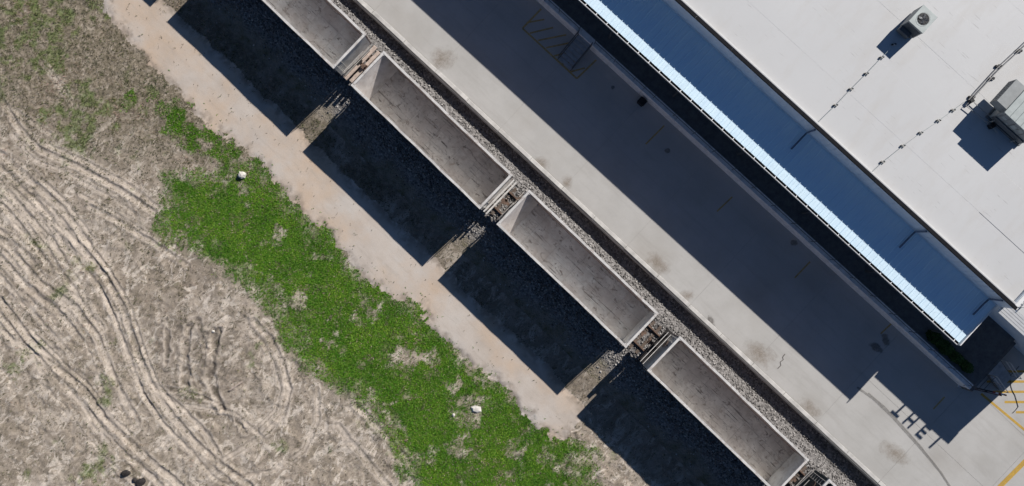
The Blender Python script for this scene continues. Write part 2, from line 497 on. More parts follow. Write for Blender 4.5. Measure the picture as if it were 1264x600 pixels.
RUTS = [  # photo pixels, half width m, depth m
    ([(0, 370), (35, 415), (75, 455), (105, 482), (130, 515), (165, 550), (210, 588), (240, 615)], .20, .17),
    ([(0, 388), (30, 425), (66, 462), (98, 492), (122, 524), (150, 556), (190, 590), (214, 615)], .16, .12),
    ([(0, 407), (45, 437), (95, 472)], .16, .09),
    ([(-10, 290), (10, 300), (45, 345), (95, 380), (120, 415), (140, 465), (170, 520)], .20, .14),
    ([(0, 318), (30, 350), (70, 382), (100, 420)], .2, .12), ([(50, 290), (75, 335), (100, 370), (118, 398)], .16, .10),
    ([(0, 340), (28, 372), (62, 408), (90, 440)], .14, .09),
    ([(75, 270), (95, 300), (130, 340), (155, 385), (172, 440), (190, 480), (215, 515), (245, 550), (275, 575), (310, 600)], .20, .17),
    ([(62, 275), (82, 306), (116, 345), (141, 390), (158, 445), (176, 486), (200, 521), (232, 556)], .14, .09),
    ([(190, 475), (225, 505), (255, 535), (272, 565)], .18, .13),
    ([(0, 120), (25, 160), (50, 185), (95, 205), (150, 235), (190, 262)], .18, .13),
    ([(112, 255), (150, 275), (190, 300), (232, 328)], .16, .12), ([(100, 240), (140, 262), (180, 288)], .12, .08),
    ([(0, 190), (30, 215), (75, 255), (110, 300)], .2, .13), ([(38, 240), (70, 275), (95, 300)], .16, .11),
    ([(0, 225), (30, 260), (65, 300), (80, 325)], .2, .13), ([(0, 205), (40, 245), (80, 290), (100, 330)], .14, .09),
    ([(0, 285), (15, 298), (40, 322)], .2, .12), ([(0, 250), (22, 275), (48, 310), (62, 330)], .16, .11),
    ([(313, 395), (334, 418), (348, 445), (357, 480), (350, 512), (322, 540), (280, 565), (250, 588)], .17, .13),
    ([(306, 402), (325, 424), (338, 450), (346, 480), (340, 506), (314, 532)], .12, .07),
    ([(440, 500), (475, 535), (505, 570), (530, 606)], .18, .15), ([(417, 525), (450, 565), (484, 606)], .2, .10),
    ([(392, 480), (392, 520), (376, 555), (340, 580), (290, 590)], .15, .08), ([(230, 500), (290, 510), (330, 545)], .12, .06),
    ([(55, 80), (75, 105), (90, 130)], .14, .06), ([(10, 130), (40, 150), (62, 165)], .12, .06)]
MUD = [([(205, 395), (208, 430), (206, 455)], .22, .16), ([(233, 405), (230, 440), (229, 478)], .32, .22), ([(250, 410), (254, 432), (252, 452)], .2, .16),
       ([(268, 410), (262, 440), (260, 470), (274, 500)], .36, .24), ([(245, 395), (248, 410), (262, 415)], .2, .12), ([(200, 478), (250, 488), (285, 508), (302, 535)], .2, .15)]

_rr = random.Random(3)
for pts, hw_, dp_ in list(RUTS):
    if len(pts) > 3 and pts[0][0] < 110:
        for off in (_rr.uniform(7, 13), _rr.uniform(-24, -14)):
            k0 = _rr.randint(0, len(pts) // 3); k1 = len(pts) - _rr.randint(0, len(pts) // 3)
            RUTS.append(([(x + off * .75 + _rr.uniform(-3, 3), y - off * .65 + _rr.uniform(-3, 3)) for x, y in pts[k0:k1]], hw_ * _rr.uniform(.45, .8), dp_ * _rr.uniform(.35, .7)))
def field_masks(X, Y):
    w = (fbm(X, Y, 0.6, 4, 11) - .5) * 1.5 + (fbm(X, Y, 2.4, 3, 12) - .5) * .8
    g = sdist(X, Y, GREEN_POLY) + w
    left = sstep(-0.2, 3.2, g)
    g1 = sstep(-0.15, 0.35, g) * np.clip(.30 + 1.0 * left + 1.5 * (fbm(X, Y, 1.1, 5, 15, .6) - .5), 0, 1)
    g2 = sstep(-0.1, 0.5, sdist(X, Y, GREEN2) + w * 1.1) * sstep(0.44, 0.6, fbm(X, Y, 1.0, 4, 16))
    g3 = sstep(0.58, 0.68, fbm(X, Y, 0.7, 4, 19)) * .8 * sstep(0, 3, 3.5 - np.hypot(X - (180 - 632) * G, Y + (110 - 300) * G))
    gr = np.maximum(np.maximum(g1, g2), g3)
    for bx, by, r in BARE:
        dd = np.hypot(X - bx, Y - by) + (fbm(X, Y, 1.6, 5, 31, .65) - .5) * 3.0
        gr = gr * (1 - .8 * sstep(r * 1.1, r * .4, dd))
    gr = gr * (1 - .6 * sstep(.62, .72, fbm(X, Y, 0.9, 5, 41, .6)))
    veg = sstep(.40, .62, fbm(X, Y, 0.5, 5, 21) + .40 * sstep(6, -4, X + 30) * 0 + .35 * sstep(2, 9, Y - .05 * X) * sstep(-14, -24, X + 0 * Y) * .9 + .12)
    topleft = sstep(4, 12, Y + .25 * (X + 30))
    veg = np.clip(veg * (.18 + .95 * topleft), 0, 1)
    tl = sstep(.5, .62, fbm(X, Y, .55, 4, 51) + .55 * sstep(8.5, 1.0, np.hypot((X - (15 - 632) * G), (Y + (10 - 300) * G)))
               + .25 * sstep(5.5, 1.0, np.hypot((X - (110 - 632) * G), (Y + (140 - 300) * G))) - .16) * (1 - gr)
    return gr, veg, np.clip(tl, 0, 1)

def rut_height(X, Y):
    z = np.zeros(X.shape); crest = np.zeros(X.shape); mud_shade = np.zeros(X.shape)
    wob = (fbm(X, Y, .9, 3, 61) - .5) * .35
    wob2 = (fbm(X, Y, 2.6, 4, 62, .7) - .5) * .20
    for lst, ismud in ((RUTS, 0), (MUD, 1)):
        for pts, hw, dep in [(list(a_), b_, c_) for a_, b_, c_ in lst]:
            P = gp(pts)
            xs = [p[0] for p in P]; ys = [p[1] for p in P]
            box = (X > min(xs) - 2) & (X < max(xs) + 2) & (Y > min(ys) - 2) & (Y < max(ys) + 2)
            dd, sd = seg_dist(X[box], Y[box], P)
            dv = dd + wob2[box] * (2.6 if ismud else 1) + ((fbm(X[box], Y[box], 1.4, 3, 67) - .5) * .5 if ismud else 0)
            dv = np.abs(dv)
            amp = np.clip(.55 + 1.1 * (fbm(X[box], Y[box], .8, 3, 63) - .25), .25, 1.3)
            amp2 = sstep(.30, .55, fbm(X[box], Y[box], .45, 3, 66)) * .8 + .25
            hw = hw * (1.05 if not ismud else .8); dep = dep * (.42 if not ismud else .38)
            cut = np.exp(-(dv / hw) ** 4) * dep * amp
            berm = np.exp(-((dv - hw * 1.55) / (hw * .5)) ** 2) * dep * .7 * amp * (.4 + 1.1 * fbm(X[box], Y[box], 2.2, 3, 64))
            z[box] += berm - cut
            inner = np.exp(-(dd / (hw * .75)) ** 4) * (.75 if not ismud else 0)
            crest[box] = np.maximum(crest[box], np.maximum(inner, np.exp(-((dv - hw * 1.5) / (hw * .5)) ** 2) * .7) * amp2)
            rut_shade = np.exp(-((dv - hw * 1.0) / (hw * .25)) ** 2) * .5 * amp2  # shadow along the rut edge, put into the colour as a dark line
            mud_shade[box] = np.maximum(mud_shade[box], rut_shade)
            if ismud:
                mud_shade[box] = np.maximum(mud_shade[box], np.exp(-(dd / (hw * 2.2)) ** 2) * sstep(.40, .56, fbm(X[box], Y[box], 2.2, 4, 68, .65)) * .85)
    return z, crest, mud_shade

STEP = 0.085
gx = np.arange(-45, 20, STEP); gy = np.arange(-26, 26, STEP)
X, Y = np.meshgrid(gx, gy)
TXc, TYc = trk(X, Y)
GR, VEG, TL = field_masks(X, Y)
RZ, CREST, MUD_SHADE = rut_height(X, Y)
PD = sdist(X, Y, PATH_POLY) + (fbm(X, Y, 1.2, 5, 71, .62) - .5) * 1.7
PD = np.minimum(PD, (-4.75 - TYc) + (fbm(X, Y, .9, 3, 73) - .5) * .9)
ISP = PD > 0
rough_ = sstep(8, -10, Y + .35 * (X + 20))              # churned ground at the lower left
Z = (fbm(X, Y, .25, 3, 1) - .5) * .16 + (fbm(X, Y, 1.4, 4, 2) - .5) * (.06 + .07 * rough_) + (fbm(X, Y, 4.5, 4, 3, .65) - .5) * .075
lump = fbm(X * .8 + Y * .6, -X * .6 + Y * .8, 1.0, 4, 5)
Z = Z + sstep(.54, .60, lump) * .045 * rough_ * (1 - sstep(0, 1, GR))
Z = Z + RZ * (1 - .8 * sstep(.5, 1, GR))
flat = sstep(-.1, .6, PD)
Z = Z * (1 - flat) + flat * ((fbm(X, Y, .5, 3, 8) - .5) * .06 + .03)
Z = Z * sstep(-3.0, -4.2, TYc) + (1 - sstep(-3.0, -4.2, TYc)) * 0.02
_cx, _cy = gp([(235, 430)])[0]
MUD_SHADE = np.maximum(MUD_SHADE, np.exp(-((X - _cx) ** 2 + (Y - _cy) ** 2) / 10.0) * sstep(.40, .58, fbm(X, Y, 1.3, 5, 99, .65)) * .6)
CREST = CREST * (1 - sstep(.2, .7, GR)); MUD_SHADE = MUD_SHADE * (1 - sstep(.2, .7, GR))

def grid_part(name, facemask, mat, attrs):
    ny_, nx_ = X.shape
    idx = np.arange(nx_ * ny_).reshape(ny_, nx_)
    q = np.stack([idx[:-1, :-1], idx[:-1, 1:], idx[1:, 1:], idx[1:, :-1]], -1)[facemask]
    used, inv = np.unique(q.ravel(), return_inverse=True)
    me = bpy.data.meshes.new(name)
    me.vertices.add(len(used)); me.loops.add(len(inv)); me.polygons.add(len(q))
    P = np.stack([X.ravel()[used], Y.ravel()[used], Z.ravel()[used]], -1)
    me.vertices.foreach_set('co', P.ravel())
    me.loops.foreach_set('vertex_index', inv.astype(np.int32))
    me.polygons.foreach_set('loop_start', np.arange(0, len(inv), 4, dtype=np.int32))
    me.polygons.foreach_set('loop_total', np.full(len(q), 4, np.int32))
    me.polygons.foreach_set('use_smooth', np.ones(len(q), bool))
    for k, a in attrs.items():
        at = me.attributes.new(k, 'FLOAT', 'POINT'); at.data.foreach_set('value', a.ravel()[used].astype(np.float32))
    me.materials.append(mat); me.update(); me.validate()
    return struct(link(name, me))
keep = TYc[:-1, :-1] < -3.05
fp = ISP[:-1, :-1]
grid_part('dirt_field', keep & ~fp, DIRT, {'veg': VEG * .85, 'green': np.maximum(GR * .95, TL * .55 * sstep(.42, .6, fbm(X, Y, 1.7, 5, 97, .65))), 'mud_shade': np.maximum(MUD_SHADE, .42 * sstep(-5.4, -4.9, TYc)), 'crest': CREST})  # strip by the track: brown-grey soil, colour darkened to deepen the wagon shadows
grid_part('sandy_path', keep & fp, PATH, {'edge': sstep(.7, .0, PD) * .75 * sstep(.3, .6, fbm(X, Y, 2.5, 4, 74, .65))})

# far ground all round, and the track bed
o = MB().box(-400, 400, -400, 400, -1.2, -0.25).build('ground', DIRT); struct(o)

def bed_profile(t):
    pts = [(-6.0, -.12), (-3.6, -.04), (-2.6, .03), (-1.6, .12), (-.2, .27), (1.72, .30), (3.3, .27), (3.8, .10), (4.3, -.12), (6.2, -.18)]
    return np.interp(t, [p[0] for p in pts], [p[1] for p in pts])
ss = np.arange(-52, 52.1, .2); tt = np.arange(-6.0, 6.21, .2)
SS, TT = np.meshgrid(ss, tt)
BX, BY = SS * tx + TT * nx, SS * ty + TT * ny
BZ = bed_profile(TT) + (fbm(BX, BY, 1.3, 3, 81) - .5) * .06
vb = np.stack([BX, BY, BZ], -1).reshape(-1, 3)
me = bpy.data.meshes.new('track_bed')
nr, nc = SS.shape
ii = np.arange(nr * nc).reshape(nr, nc)
qf = np.stack([ii[:-1, :-1], ii[:-1, 1:], ii[1:, 1:], ii[1:, :-1]], -1).reshape(-1, 4)
me.from_pydata(vb.tolist(), [], qf.tolist())
at = me.attributes.new('stone', 'FLOAT', 'POINT')
stn = sstep(-2.6, -1.5, TT + (fbm(BX, BY, .8, 3, 83) - .5) * 1.6)
at.data.foreach_set('value', stn.ravel().astype(np.float32))
me.materials.append(BED); me.update()
struct(link('track_bed', me))

def scatter_mesh(name, V, F, mat, label, cat):
    """V (n,k,3) points of n pieces, F (m,3) faces of one piece"""
    n, k, _ = V.shape; m = len(F)
    faces = (F[None] + (np.arange(n) * k)[:, None, None]).reshape(-1, 3)
    me = bpy.data.meshes.new(name)
    me.vertices.add(n * k); me.loops.add(n * m * 3); me.polygons.add(n * m)
    me.vertices.foreach_set('co', V.reshape(-1).astype(np.float32))
    me.loops.foreach_set('vertex_index', faces.ravel().astype(np.int32))
    me.polygons.foreach_set('loop_start', np.arange(0, n * m * 3, 3, dtype=np.int32))
    me.polygons.foreach_set('loop_total', np.full(n * m, 3, np.int32))
    me.materials.append(mat); me.update(); me.validate()
    o = link(name, me); o['kind'] = 'stuff'; tag(o, label, cat)
    return o
rng = np.random.default_rng(5)
# ballast stones
n = 34000
s_ = rng.uniform(-46, 46, n); t_ = rng.uniform(-3.4, 5.6, n)
pr = np.where(t_ > -1.4, 1.0, np.clip((t_ + 3.6) / 3.0, 0, 1) ** 2 * .6)
ok = rng.random(n) < pr
s_, t_ = s_[ok], t_[ok]; n = len(s_)
px_, py_ = s_ * tx + t_ * nx, s_ * ty + t_ * ny
base = np.array([[1, 0, 0], [0, 1, 0], [-1, 0, 0], [0, -1, 0], [0, 0, 1.0], [0, 0, -.7]])
F8 = np.array([[0, 1, 4], [1, 2, 4], [2, 3, 4], [3, 0, 4], [1, 0, 5], [2, 1, 5], [3, 2, 5], [0, 3, 5]])
rad = rng.uniform(.045, .10, n)
jit = base[None] * rng.uniform(.65, 1.35, (n, 6, 1)) * rad[:, None, None]
an = rng.uniform(0, 6.28, n); tl_ = rng.uniform(-.7, .7, n)
c_, s2 = np.cos(an), np.sin(an)
x1 = jit[..., 0] * c_[:, None] - jit[..., 1] * s2[:, None]; y1 = jit[..., 0] * s2[:, None] + jit[..., 1] * c_[:, None]; z1 = jit[..., 2]
ct, st_ = np.cos(tl_)[:, None], np.sin(tl_)[:, None]
x2 = x1 * ct - z1 * st_; z2 = x1 * st_ + z1 * ct
zb = bed_profile(t_) + .015
V = np.stack([x2 + px_[:, None], y1 + py_[:, None], z2 + zb[:, None]], -1)
scatter_mesh('ballast_stones', V, F8, STONE, 'grey crushed stone ballast along the railway track', 'ballast')

def ground_z(x, y):
    i = np.clip(((x - gx[0]) / STEP).astype(int), 0, len(gx) - 1); j = np.clip(((y - gy[0]) / STEP).astype(int), 0, len(gy) - 1)
    return Z[j, i], ISP[j, i], GR[j, i], VEG[j, i], TL[j, i]
def blades(name, n, prob, h0, h1, w, mat, label, per=3, region=None):
    x0, x1_, y0, y1_ = region or (-42, 14, -24, 22.5)
    x = rng.uniform(x0, x1_, n); y = rng.uniform(y0, y1_, n)
    z, isp, gr, veg, tl = ground_z(x, y)
    _, t = trk(x, y)
    p = prob(gr, veg, tl, x, y) * (t < -3.2) * (1 - .97 * isp)
    k = rng.random(n) < p
    x, y, z = x[k], y[k], z[k]; m = len(x)
    A = []
    for b in range(per):
        a = rng.uniform(0, 6.28, m); h = rng.uniform(h0, h1, m); lean = rng.uniform(.9, 1.9, m) * h
        ox, oy = rng.normal(0, .035, m), rng.normal(0, .035, m)
        dx, dy = np.cos(a), np.sin(a)
        ww = w * rng.uniform(.7, 1.3, m)
        bx, by = x + ox, y + oy
        p0 = np.stack([bx - dy * ww, by + dx * ww, z - .01], -1)
        p1 = np.stack([bx + dy * ww, by - dx * ww, z - .01], -1)
        mx_, my_ = bx + dx * lean * .45, by + dy * lean * .45
        p2 = np.stack([mx_ + dy * ww * .9, my_ - dx * ww * .9, z + h * .75], -1)
        p3 = np.stack([mx_ - dy * ww * .9, my_ + dx * ww * .9, z + h * .75], -1)
        p4 = np.stack([bx + dx * lean, by + dy * lean, z + h], -1)
        A.append(np.stack([p0, p1, p2, p3, p4], 1))
    V = np.concatenate(A, 0)
    scatter_mesh(name, V, np.array([[0, 1, 2], [0, 2, 3], [3, 2, 4]]), mat, label, 'grass')
blades('grass', 420000, lambda gr, veg, tl, x, y: np.clip(gr, 0, 1) ** 1.1 * (1 - .7 * sstep(.55, .68, fbm(x, y, 1.2, 4, 95, .6))), .018, .06, .022, GRASS, 'bright green grass band beside the sandy path', 3, (-28, 12, -22.5, 14))
blades('olive_grass', 190000, lambda gr, veg, tl, x, y: np.clip(tl * .6 * sstep(.42, .6, fbm(x, y, 1.7, 5, 97, .65)) + .30 * sstep(.05, .4, gr) * (1 - gr) + .06 * veg, 0, 1), .05, .13, .015, OLIVE, 'thin olive grass patches in the dry upper field', 2)
blades('dry_grass', 230000, lambda gr, veg, tl, x, y: np.clip(.34 * veg + .03 + gr * (.03 + .55 * sstep(.52, .66, fbm(x, y, 1.2, 4, 95, .6))), 0, 1), .04, .11, .014, DRY, 'dry straw coloured grass over the bare field', 2)

blades('low_weeds', 420000, lambda gr, veg, tl, x, y: (sstep(.585, .66, fbm(x, y, 1.9, 4, 91, .6)) * .55 + sstep(.60, .64, fbm(x, y, 5.0, 2, 92)) * .35) * (1 - .8 * gr) * (.35 + .65 * sstep(-14, 8, y)), .03, .09, .018, WEED, 'small dark olive weeds dotted over the bare field', 1)

# ------------------------------------------------------------------ parking lot
LOT = 0.6
eb = Vector((math.cos(E_ANG), math.sin(E_ANG), 0)); nb = Vector((-math.sin(E_ANG), math.cos(E_ANG), 0))
LROT = -math.radians(42.85)                 # lot edge
lx = Vector((math.cos(LROT), math.sin(LROT), 0)); ly = Vector((-math.sin(LROT), math.cos(LROT), 0))
LY0 = 5.02                                  # lot edge, metres towards the building from below the camera
lot = MB().box(-60, 70, LY0 + .02, 60, -.3, LOT - .012).build('parking_lot', simple('joint_dark', (0.33, 0.315, 0.29), 0.95), None, (0, 0, 0), LROT); struct(lot)
# poured slabs, joints recessed
slab_mesh = {}
for i in range(-7, 9):
    for j in range(0, 4):
        x0 = i * 6.1 + (0 if j % 2 == 0 else 0.0); w = 6.1 - .012
        y0 = LY0 + .42 + j * 4.6; h = 4.6 - .012
        if 'm' not in slab_mesh:
            slab_mesh['m'] = MB().box(0, w, 0, h, -.011, 0, bev=.003).mesh('concrete_slab', CONC)
        link('concrete_slab', slab_mesh['m'], lot, (x0, y0, LOT + random.uniform(-.002, .002)))
# edge curb in lengths, standing over the track
ck = MB(); ck.box(0, 3.03, 0, .30, -.9, .045, bev=.02); ckm = ck.mesh('edge_curb', CURB)
lk = MB(); lk.box(0, 3.03, -.14, .0, -.9, -.10, bev=.02); lkm = lk.mesh('edge_ledge', CURB)
for i in range(-15, 18):
    link('edge_curb', ckm, lot, (i * 3.05, LY0 + .1 + random.uniform(-.012, .012), LOT + random.uniform(-.01, .01)))
    link('edge_ledge', lkm, lot, (i * 3.05, LY0 + .1 + random.uniform(-.01, .01), LOT))

LZ = LOT + .004
def decal(name, pts, mat, dz=.004, parent=None):
    P = [U(x, y, LOT + dz) for x, y in pts]
    cx = sum((p for p in P), Vector()) / len(P)
    o = MB().poly([p - cx for p in P]).build(name, mat, None, cx, fix=False)
    me = o.data
    if me.polygons[0].normal.z < 0:
        me.flip_normals()
    return struct(o)
def line_decal(name, a, b, wid, mat, dz=.004):
    A, B = U(*a, LOT + dz), U(*b, LOT + dz)
    t = (B - A).normalized(); s = Vector((-t.y, t.x, 0)) * wid / 2
    c = (A + B) / 2
    o = MB().poly([A - s - c, B - s - c, B + s - c, A + s - c]).build(name, mat, None, c, fix=False)
    return struct(o)
# stall ticks and hatched zone in the shade
for a, b in (((797, 178), (820, 155)), ((885, 261), (904, 243)), ((981, 343), (1000, 323)), ((1087, 412), (1103, 397)), ((1152, 505), (1166, 490))):
    line_decal('stall_line', a, b, .11, YELF)
for a, b in (((645, 35), (712, 97)), ((645, 35), (668, 11)), ((712, 97), (736, 74))):
    line_decal('hatch_outline', a, b, .13, YELF, .008)
for a, b in (((650, 28), (672, 24)), ((654, 41), (683, 34)), ((664, 50), (699, 43)), ((674, 59), (703, 53)), ((684, 69), (700, 65)), ((694, 79), (712, 75)), ((703, 89), (722, 84))):
    line_decal('hatch_stripe', a, b, .12, YELF)
# bright yellow hatch at the corner
for k in range(6):
    y = 458.5 + 12.6 * k
    line_decal('hatch_stripe', (max(1213, 1226 - 13 * 0 + (k - 2) * 14) if k > 1 else 1232 - 14 * k, y), (1300, y), .17, YEL)
line_decal('hatch_outline', (1211, 486), (1300, 560), .17, YEL, .008)
line_decal('hatch_outline', (1180, 655), (1290, 545), .34, YEL, .008)
# stains and tyre marks
def stain(px, py, rx, ry, rot, mat):
    o = MB().poly([(math.cos(a * math.pi / 16), math.sin(a * math.pi / 16), 0) for a in range(32)]).build('concrete_stain', mat, None, U(px, py, LOT + .012), rot, fix=False)
    o.scale = (rx * 1.2, ry * 1.2, 1)
    return struct(o)
for px, py, rx, ry, r in ((546, 72, .95, .8, .3), (668, 203, .6, .5, .2), (812, 325, .9, .6, -.7), (848, 365, .5, .4, .2), (938, 438, 1.2, .8, -.6), (700, 225, .4, .5, 0), (1000, 505, .9, .5, -.7), (1105, 560, 1.2, .6, -.6)):
    stain(px, py, rx, ry, r, SOFT)
for px, py, rx, ry, r in ((877, 396, .38, .5, .2), (1083, 430, .7, .35, -.7), (1093, 420, .3, .6, .2), (980, 300, .3, .25, 0), (824, 186, .22, .2, 0), (756, 108, .2, .2, 0)):
    stain(px, py, rx, ry, r, DARKST)
def strip(name, pts, wid, mat, dz):
    P = [U(x, y, LOT + dz) for x, y in pts]
    mb = MB()
    L, R = [], []
    for i, p in enumerate(P):
        t = (P[min(i + 1, len(P) - 1)] - P[max(0, i - 1)]).normalized(); s = Vector((-t.y, t.x, 0)) * wid / 2
        L.append(p + s); R.append(p - s)
    for i in range(len(P) - 1):
        mb.poly([R[i], R[i + 1], L[i + 1], L[i]])
    return struct(mb.build(name, mat, None, fix=False))
strip('tyre_mark', [(1058, 478), (1078, 492), (1100, 513), (1122, 537), (1144, 562), (1162, 584), (1176, 606)], .16, TYRE, .016)
strip('tyre_mark', [(1072, 485), (1092, 502), (1114, 525), (1136, 550), (1155, 574), (1170, 596)], .09, TYRE, .020)
CRK = simple('crack_dark', (0.10, 0.09, 0.08), 0.95)
strip('concrete_crack', [(969, 437), (966, 441), (967, 444), (963, 447), (964, 451), (960, 455)], .05, CRK, .016)

# ------------------------------------------------------------------ railway track
track = thing('railway_track', 'railway track with steel rails and timber ties under the gondola cars', 'railway', (nx * TRACK_Y, ny * TRACK_Y, 0), T_ANG)
tie_me = MB().box(-.115, .115, -1.3, 1.3, 0, .16, bev=.015).mesh('tie', TIE)
for i in range(-72, 73):
    link('tie', tie_me, track, (i * .62 + random.uniform(-.03, .03), random.uniform(-.04, .04), .19))
rp = [(-.07, .35), (.07, .35), (.07, .37), (.015, .385), (.015, .45), (.036, .46), (.036, .49), (-.036, .49), (-.036, .46), (-.015, .45), (-.015, .385), (-.07, .37)]
for s in (-1, 1):
    MB().prism([(y + s * .7525, z) for y, z in rp], 'x', -46, 46).build('rail', RUST, track)

# ------------------------------------------------------------------ gondola cars
RAIL_Z = .49; CTOP = 4.14 - RAIL_Z          # rim above rail
LEN, WID = 11.85, 3.16
FL = 1.62
hl, hw = LEN / 2, WID / 2
def wheel_mb():
    mb = MB(); sg = 20
    prof = [(.42, -.07), (.46, -.05), (.45, .03), (.38, .07), (.10, .09), (.10, -.09)]
    n0 = len(mb.v)
    for k in range(sg):
        a = 2 * math.pi * k / sg
        for r, y in prof:
            mb.v.append((r * math.cos(a), y, r * math.sin(a)))
    m = len(prof)
    for k in range(sg):
        j = (k + 1) % sg
        for q in range(m):
            p = (q + 1) % m
            mb.f.append((n0 + k * m + q, n0 + j * m + q, n0 + j * m + p, n0 + k * m + p))
    return mb
WHEEL_ME = wheel_mb().mesh('wheel', STEEL)
PLATE_ME = MB().box(0, (LEN - .34) / 6 - .007, 0, (WID - .3) / 3 - .007, -.03, 0, bev=.004).mesh('floor_plate', CAR_FLOOR)
POST_ME = MB().prism([(-.07, FL - .1), (.07, FL - .1), (.07, CTOP - .14), (-.07, CTOP - .14)], 'y', 0, .1).mesh('side_post', CAR_OUT)
def ladder(mb, x, y, ax):
    for s in (-.2, .2):
        if ax == 'y':
            mb.tube([(x + s, y, FL - .3), (x + s, y, CTOP - .1)], .018, 5)
        else:
            mb.tube([(x, y + s, FL - .3), (x, y + s, CTOP - .1)], .018, 5)
    k = FL - .2
    while k < CTOP - .1:
        if ax == 'y':
            mb.tube([(x - .2, y, k), (x + .2, y, k)], .014, 5)
        else:
            mb.tube([(x, y - .2, k), (x, y + .2, k)], .014, 5)
        k += .36
def chord(x0, x1, ya, yb, z0, z1, n=16):
    """a knocked-about top rail: bowed and dinged along its length"""
    mb = MB(); bow = random.uniform(-.03, .03)
    for i in range(n + 1):
        t_ = i / n; x = x0 + (x1 - x0) * t_
        e_ = 0 if i in (0, n) else 1
        dy = e_ * (bow * math.sin(math.pi * t_) + random.uniform(-.014, .014)); dz = e_ * random.uniform(-.02, .006)
        for y, z in ((ya, z0), (ya, z1), (yb, z1), (yb, z0)):
            mb.v.append((x, y + dy, z + dz))
    for i in range(n):
        for k in range(4):
            j = (k + 1) % 4
            mb.f.append((i * 4 + k, i * 4 + j, (i + 1) * 4 + j, (i + 1) * 4 + k))
    mb.f.append((0, 1, 2, 3)); mb.f.append((n * 4 + 3, n * 4 + 2, n * 4 + 1, n * 4))
    return mb
def make_car(label, cx, cy, rim, wallm, floorm, outer, ends=(), dark=False):
    c = U(cx, cy, 4.14)
    car = thing('gondola_car', label, 'rail car', (c.x, c.y, RAIL_Z), T_ANG + random.uniform(-.002, .002), 'open gondola cars coupled on the track')
    th = .10
    # walls (outer skin + inner skin pieces)
    for s in (-1, 1):
        mb = MB(); mb.box(-hl + .06, hl - .06, *sorted((s * (hw - .06), s * (hw - .06 - th))), FL - .25, CTOP - .12)
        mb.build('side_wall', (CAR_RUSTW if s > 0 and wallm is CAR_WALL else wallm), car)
        mb = MB(); mb.box(*sorted((s * (hl - .06), s * (hl - .06 - th))), -hw + .165, hw - .165, FL - .25, CTOP - .12)
        mb.build('end_wall', wallm, car)
        # top chord with a little sag and flare
        chord(-hl, hl, s * hw, s * (hw - .155), CTOP - .13, CTOP).build('top_chord', rim, car)
        mb = MB(); mb.box(*sorted((s * hl, s * (hl - .17))), -hw + .158, hw - .158, CTOP - .13, CTOP - .004, bev=.02)
        mb.build('end_chord', rim, car)
        # small gussets in the corners
        for q in (-1, 1):
            g = MB(); a, b = s * (hl - .185), q * (hw - .175)
            g.prism([(a, b), (a - s * .09, b), (a, b - q * .09)], 'z', CTOP - .10, CTOP - .03); g.build('corner_gusset', rim, car)
        for k in range(9):
            link('side_post', POST_ME if outer is CAR_OUT else POST_ME, car, (-hl + .5 + k * (LEN - 1.0) / 8, (hw - .058) if s > 0 else -(hw - .058) - .1, 0))
        mb = MB(); mb.box(-hl + .02, hl - .02, *sorted((s * (hw - .055), s * (hw - .2))), FL - .42, FL - .252); mb.build('side_sill', outer, car)
        lad = MB(); ladder(lad, s * (hl - .45), s * (hw + .045), 'y'); ladder(lad, s * (hl + .045), -s * (hw - .5), 'x'); lad.build('ladder', PALEB, car)
    MB().box(-hl + .17, hl - .17, -hw + .17, hw - .17, FL - .12, FL - .045).build('floor_pan', simple('seam_dark', (0.16, 0.14, 0.125), .9) if 'seam_dark' not in bpy.data.materials else bpy.data.materials['seam_dark'], car)
    pl = (LEN - .34) / 6; pw = (WID - .34) / 3
    for i in range(6):
        for j in range(3):
            me = PLATE_ME
            p = link('floor_plate', me, car, (-hl + .17 + i * pl + .01, -hw + .17 + j * pw + .0, FL + random.uniform(-.006, .006)))
            p.scale.y = (pw - .007) / ((WID - .3) / 3 - .007)
            p.rotation_euler = (random.uniform(-.006, .006), random.uniform(-.006, .006), 0)
    if floorm is not CAR_FLOOR:
        for ch in car.children:
            if ch.name.startswith('floor_plate'):
                ch.data = PLATES[floorm.name]
    MB().box(-hl - .35, hl + .35, -.22, .22, FL - .62, FL - .26).build('center_sill', STEEL, car)
    for s in (-1, 1):
        # end sill, draft gear, coupler
        MB().box(*sorted((s * (hl - .055), s * (hl + .10))), -hw + .1, hw - .1, FL - .5, FL - .252).build('end_sill', outer, car)
        cp = MB(); x = s * (hl + .36)
        cp.box(*sorted((s * (hl + .352), s * (hl + .58))), -.11, .11, FL - .58, FL - .30)
        cp.prism([(s * (hl + .55), -.2), (s * (hl + .60), .16), (s * (hl + .78), .2), (s * (hl + .84), .06), (s * (hl + .72), .02), (s * (hl + .74), -.2)], 'z', FL - .62, FL - .27)
        cp.build('coupler', RUST, car)
        hs = MB(); hs.tube([(s * (hl + .1), .34, FL - .35), (s * (hl + .4), .38, FL - .55), (s * (hl + .75), .3, FL - .62)], .03, 6); hs.build('brake_hose', BLACK, car)
        gr = MB()
        gr.tube([(s * (hl + .22), -hw + .25, FL - .1), (s * (hl + .22), hw - .25, FL - .1)], .022, 6)
        gr.tube([(s * (hl + .14), -hw + .35, FL + .5), (s * (hl + .14), hw - .9, FL + .5)], .02, 6)
        gr.build('grab_iron', PALEB, car)
        # truck with two wheelsets
        tk = link('truck', None, car, (s * (hl - 1.9), 0, 0))
        fr = MB(); 
        for q in (-1, 1):
            fr.prism([(-1.1, .38), (-.9, .62), (.9, .62), (1.1, .38), (.8, .34), (.35, .2), (-.35, .2), (-.8, .34)], 'y', q * .98 - .07, q * .98 + .07)
        fr.box(-.2, .2, -.9, .9, .45, .70)
        fm = fr.mesh('truck_frame', STEEL); link('truck_frame', fm, tk)
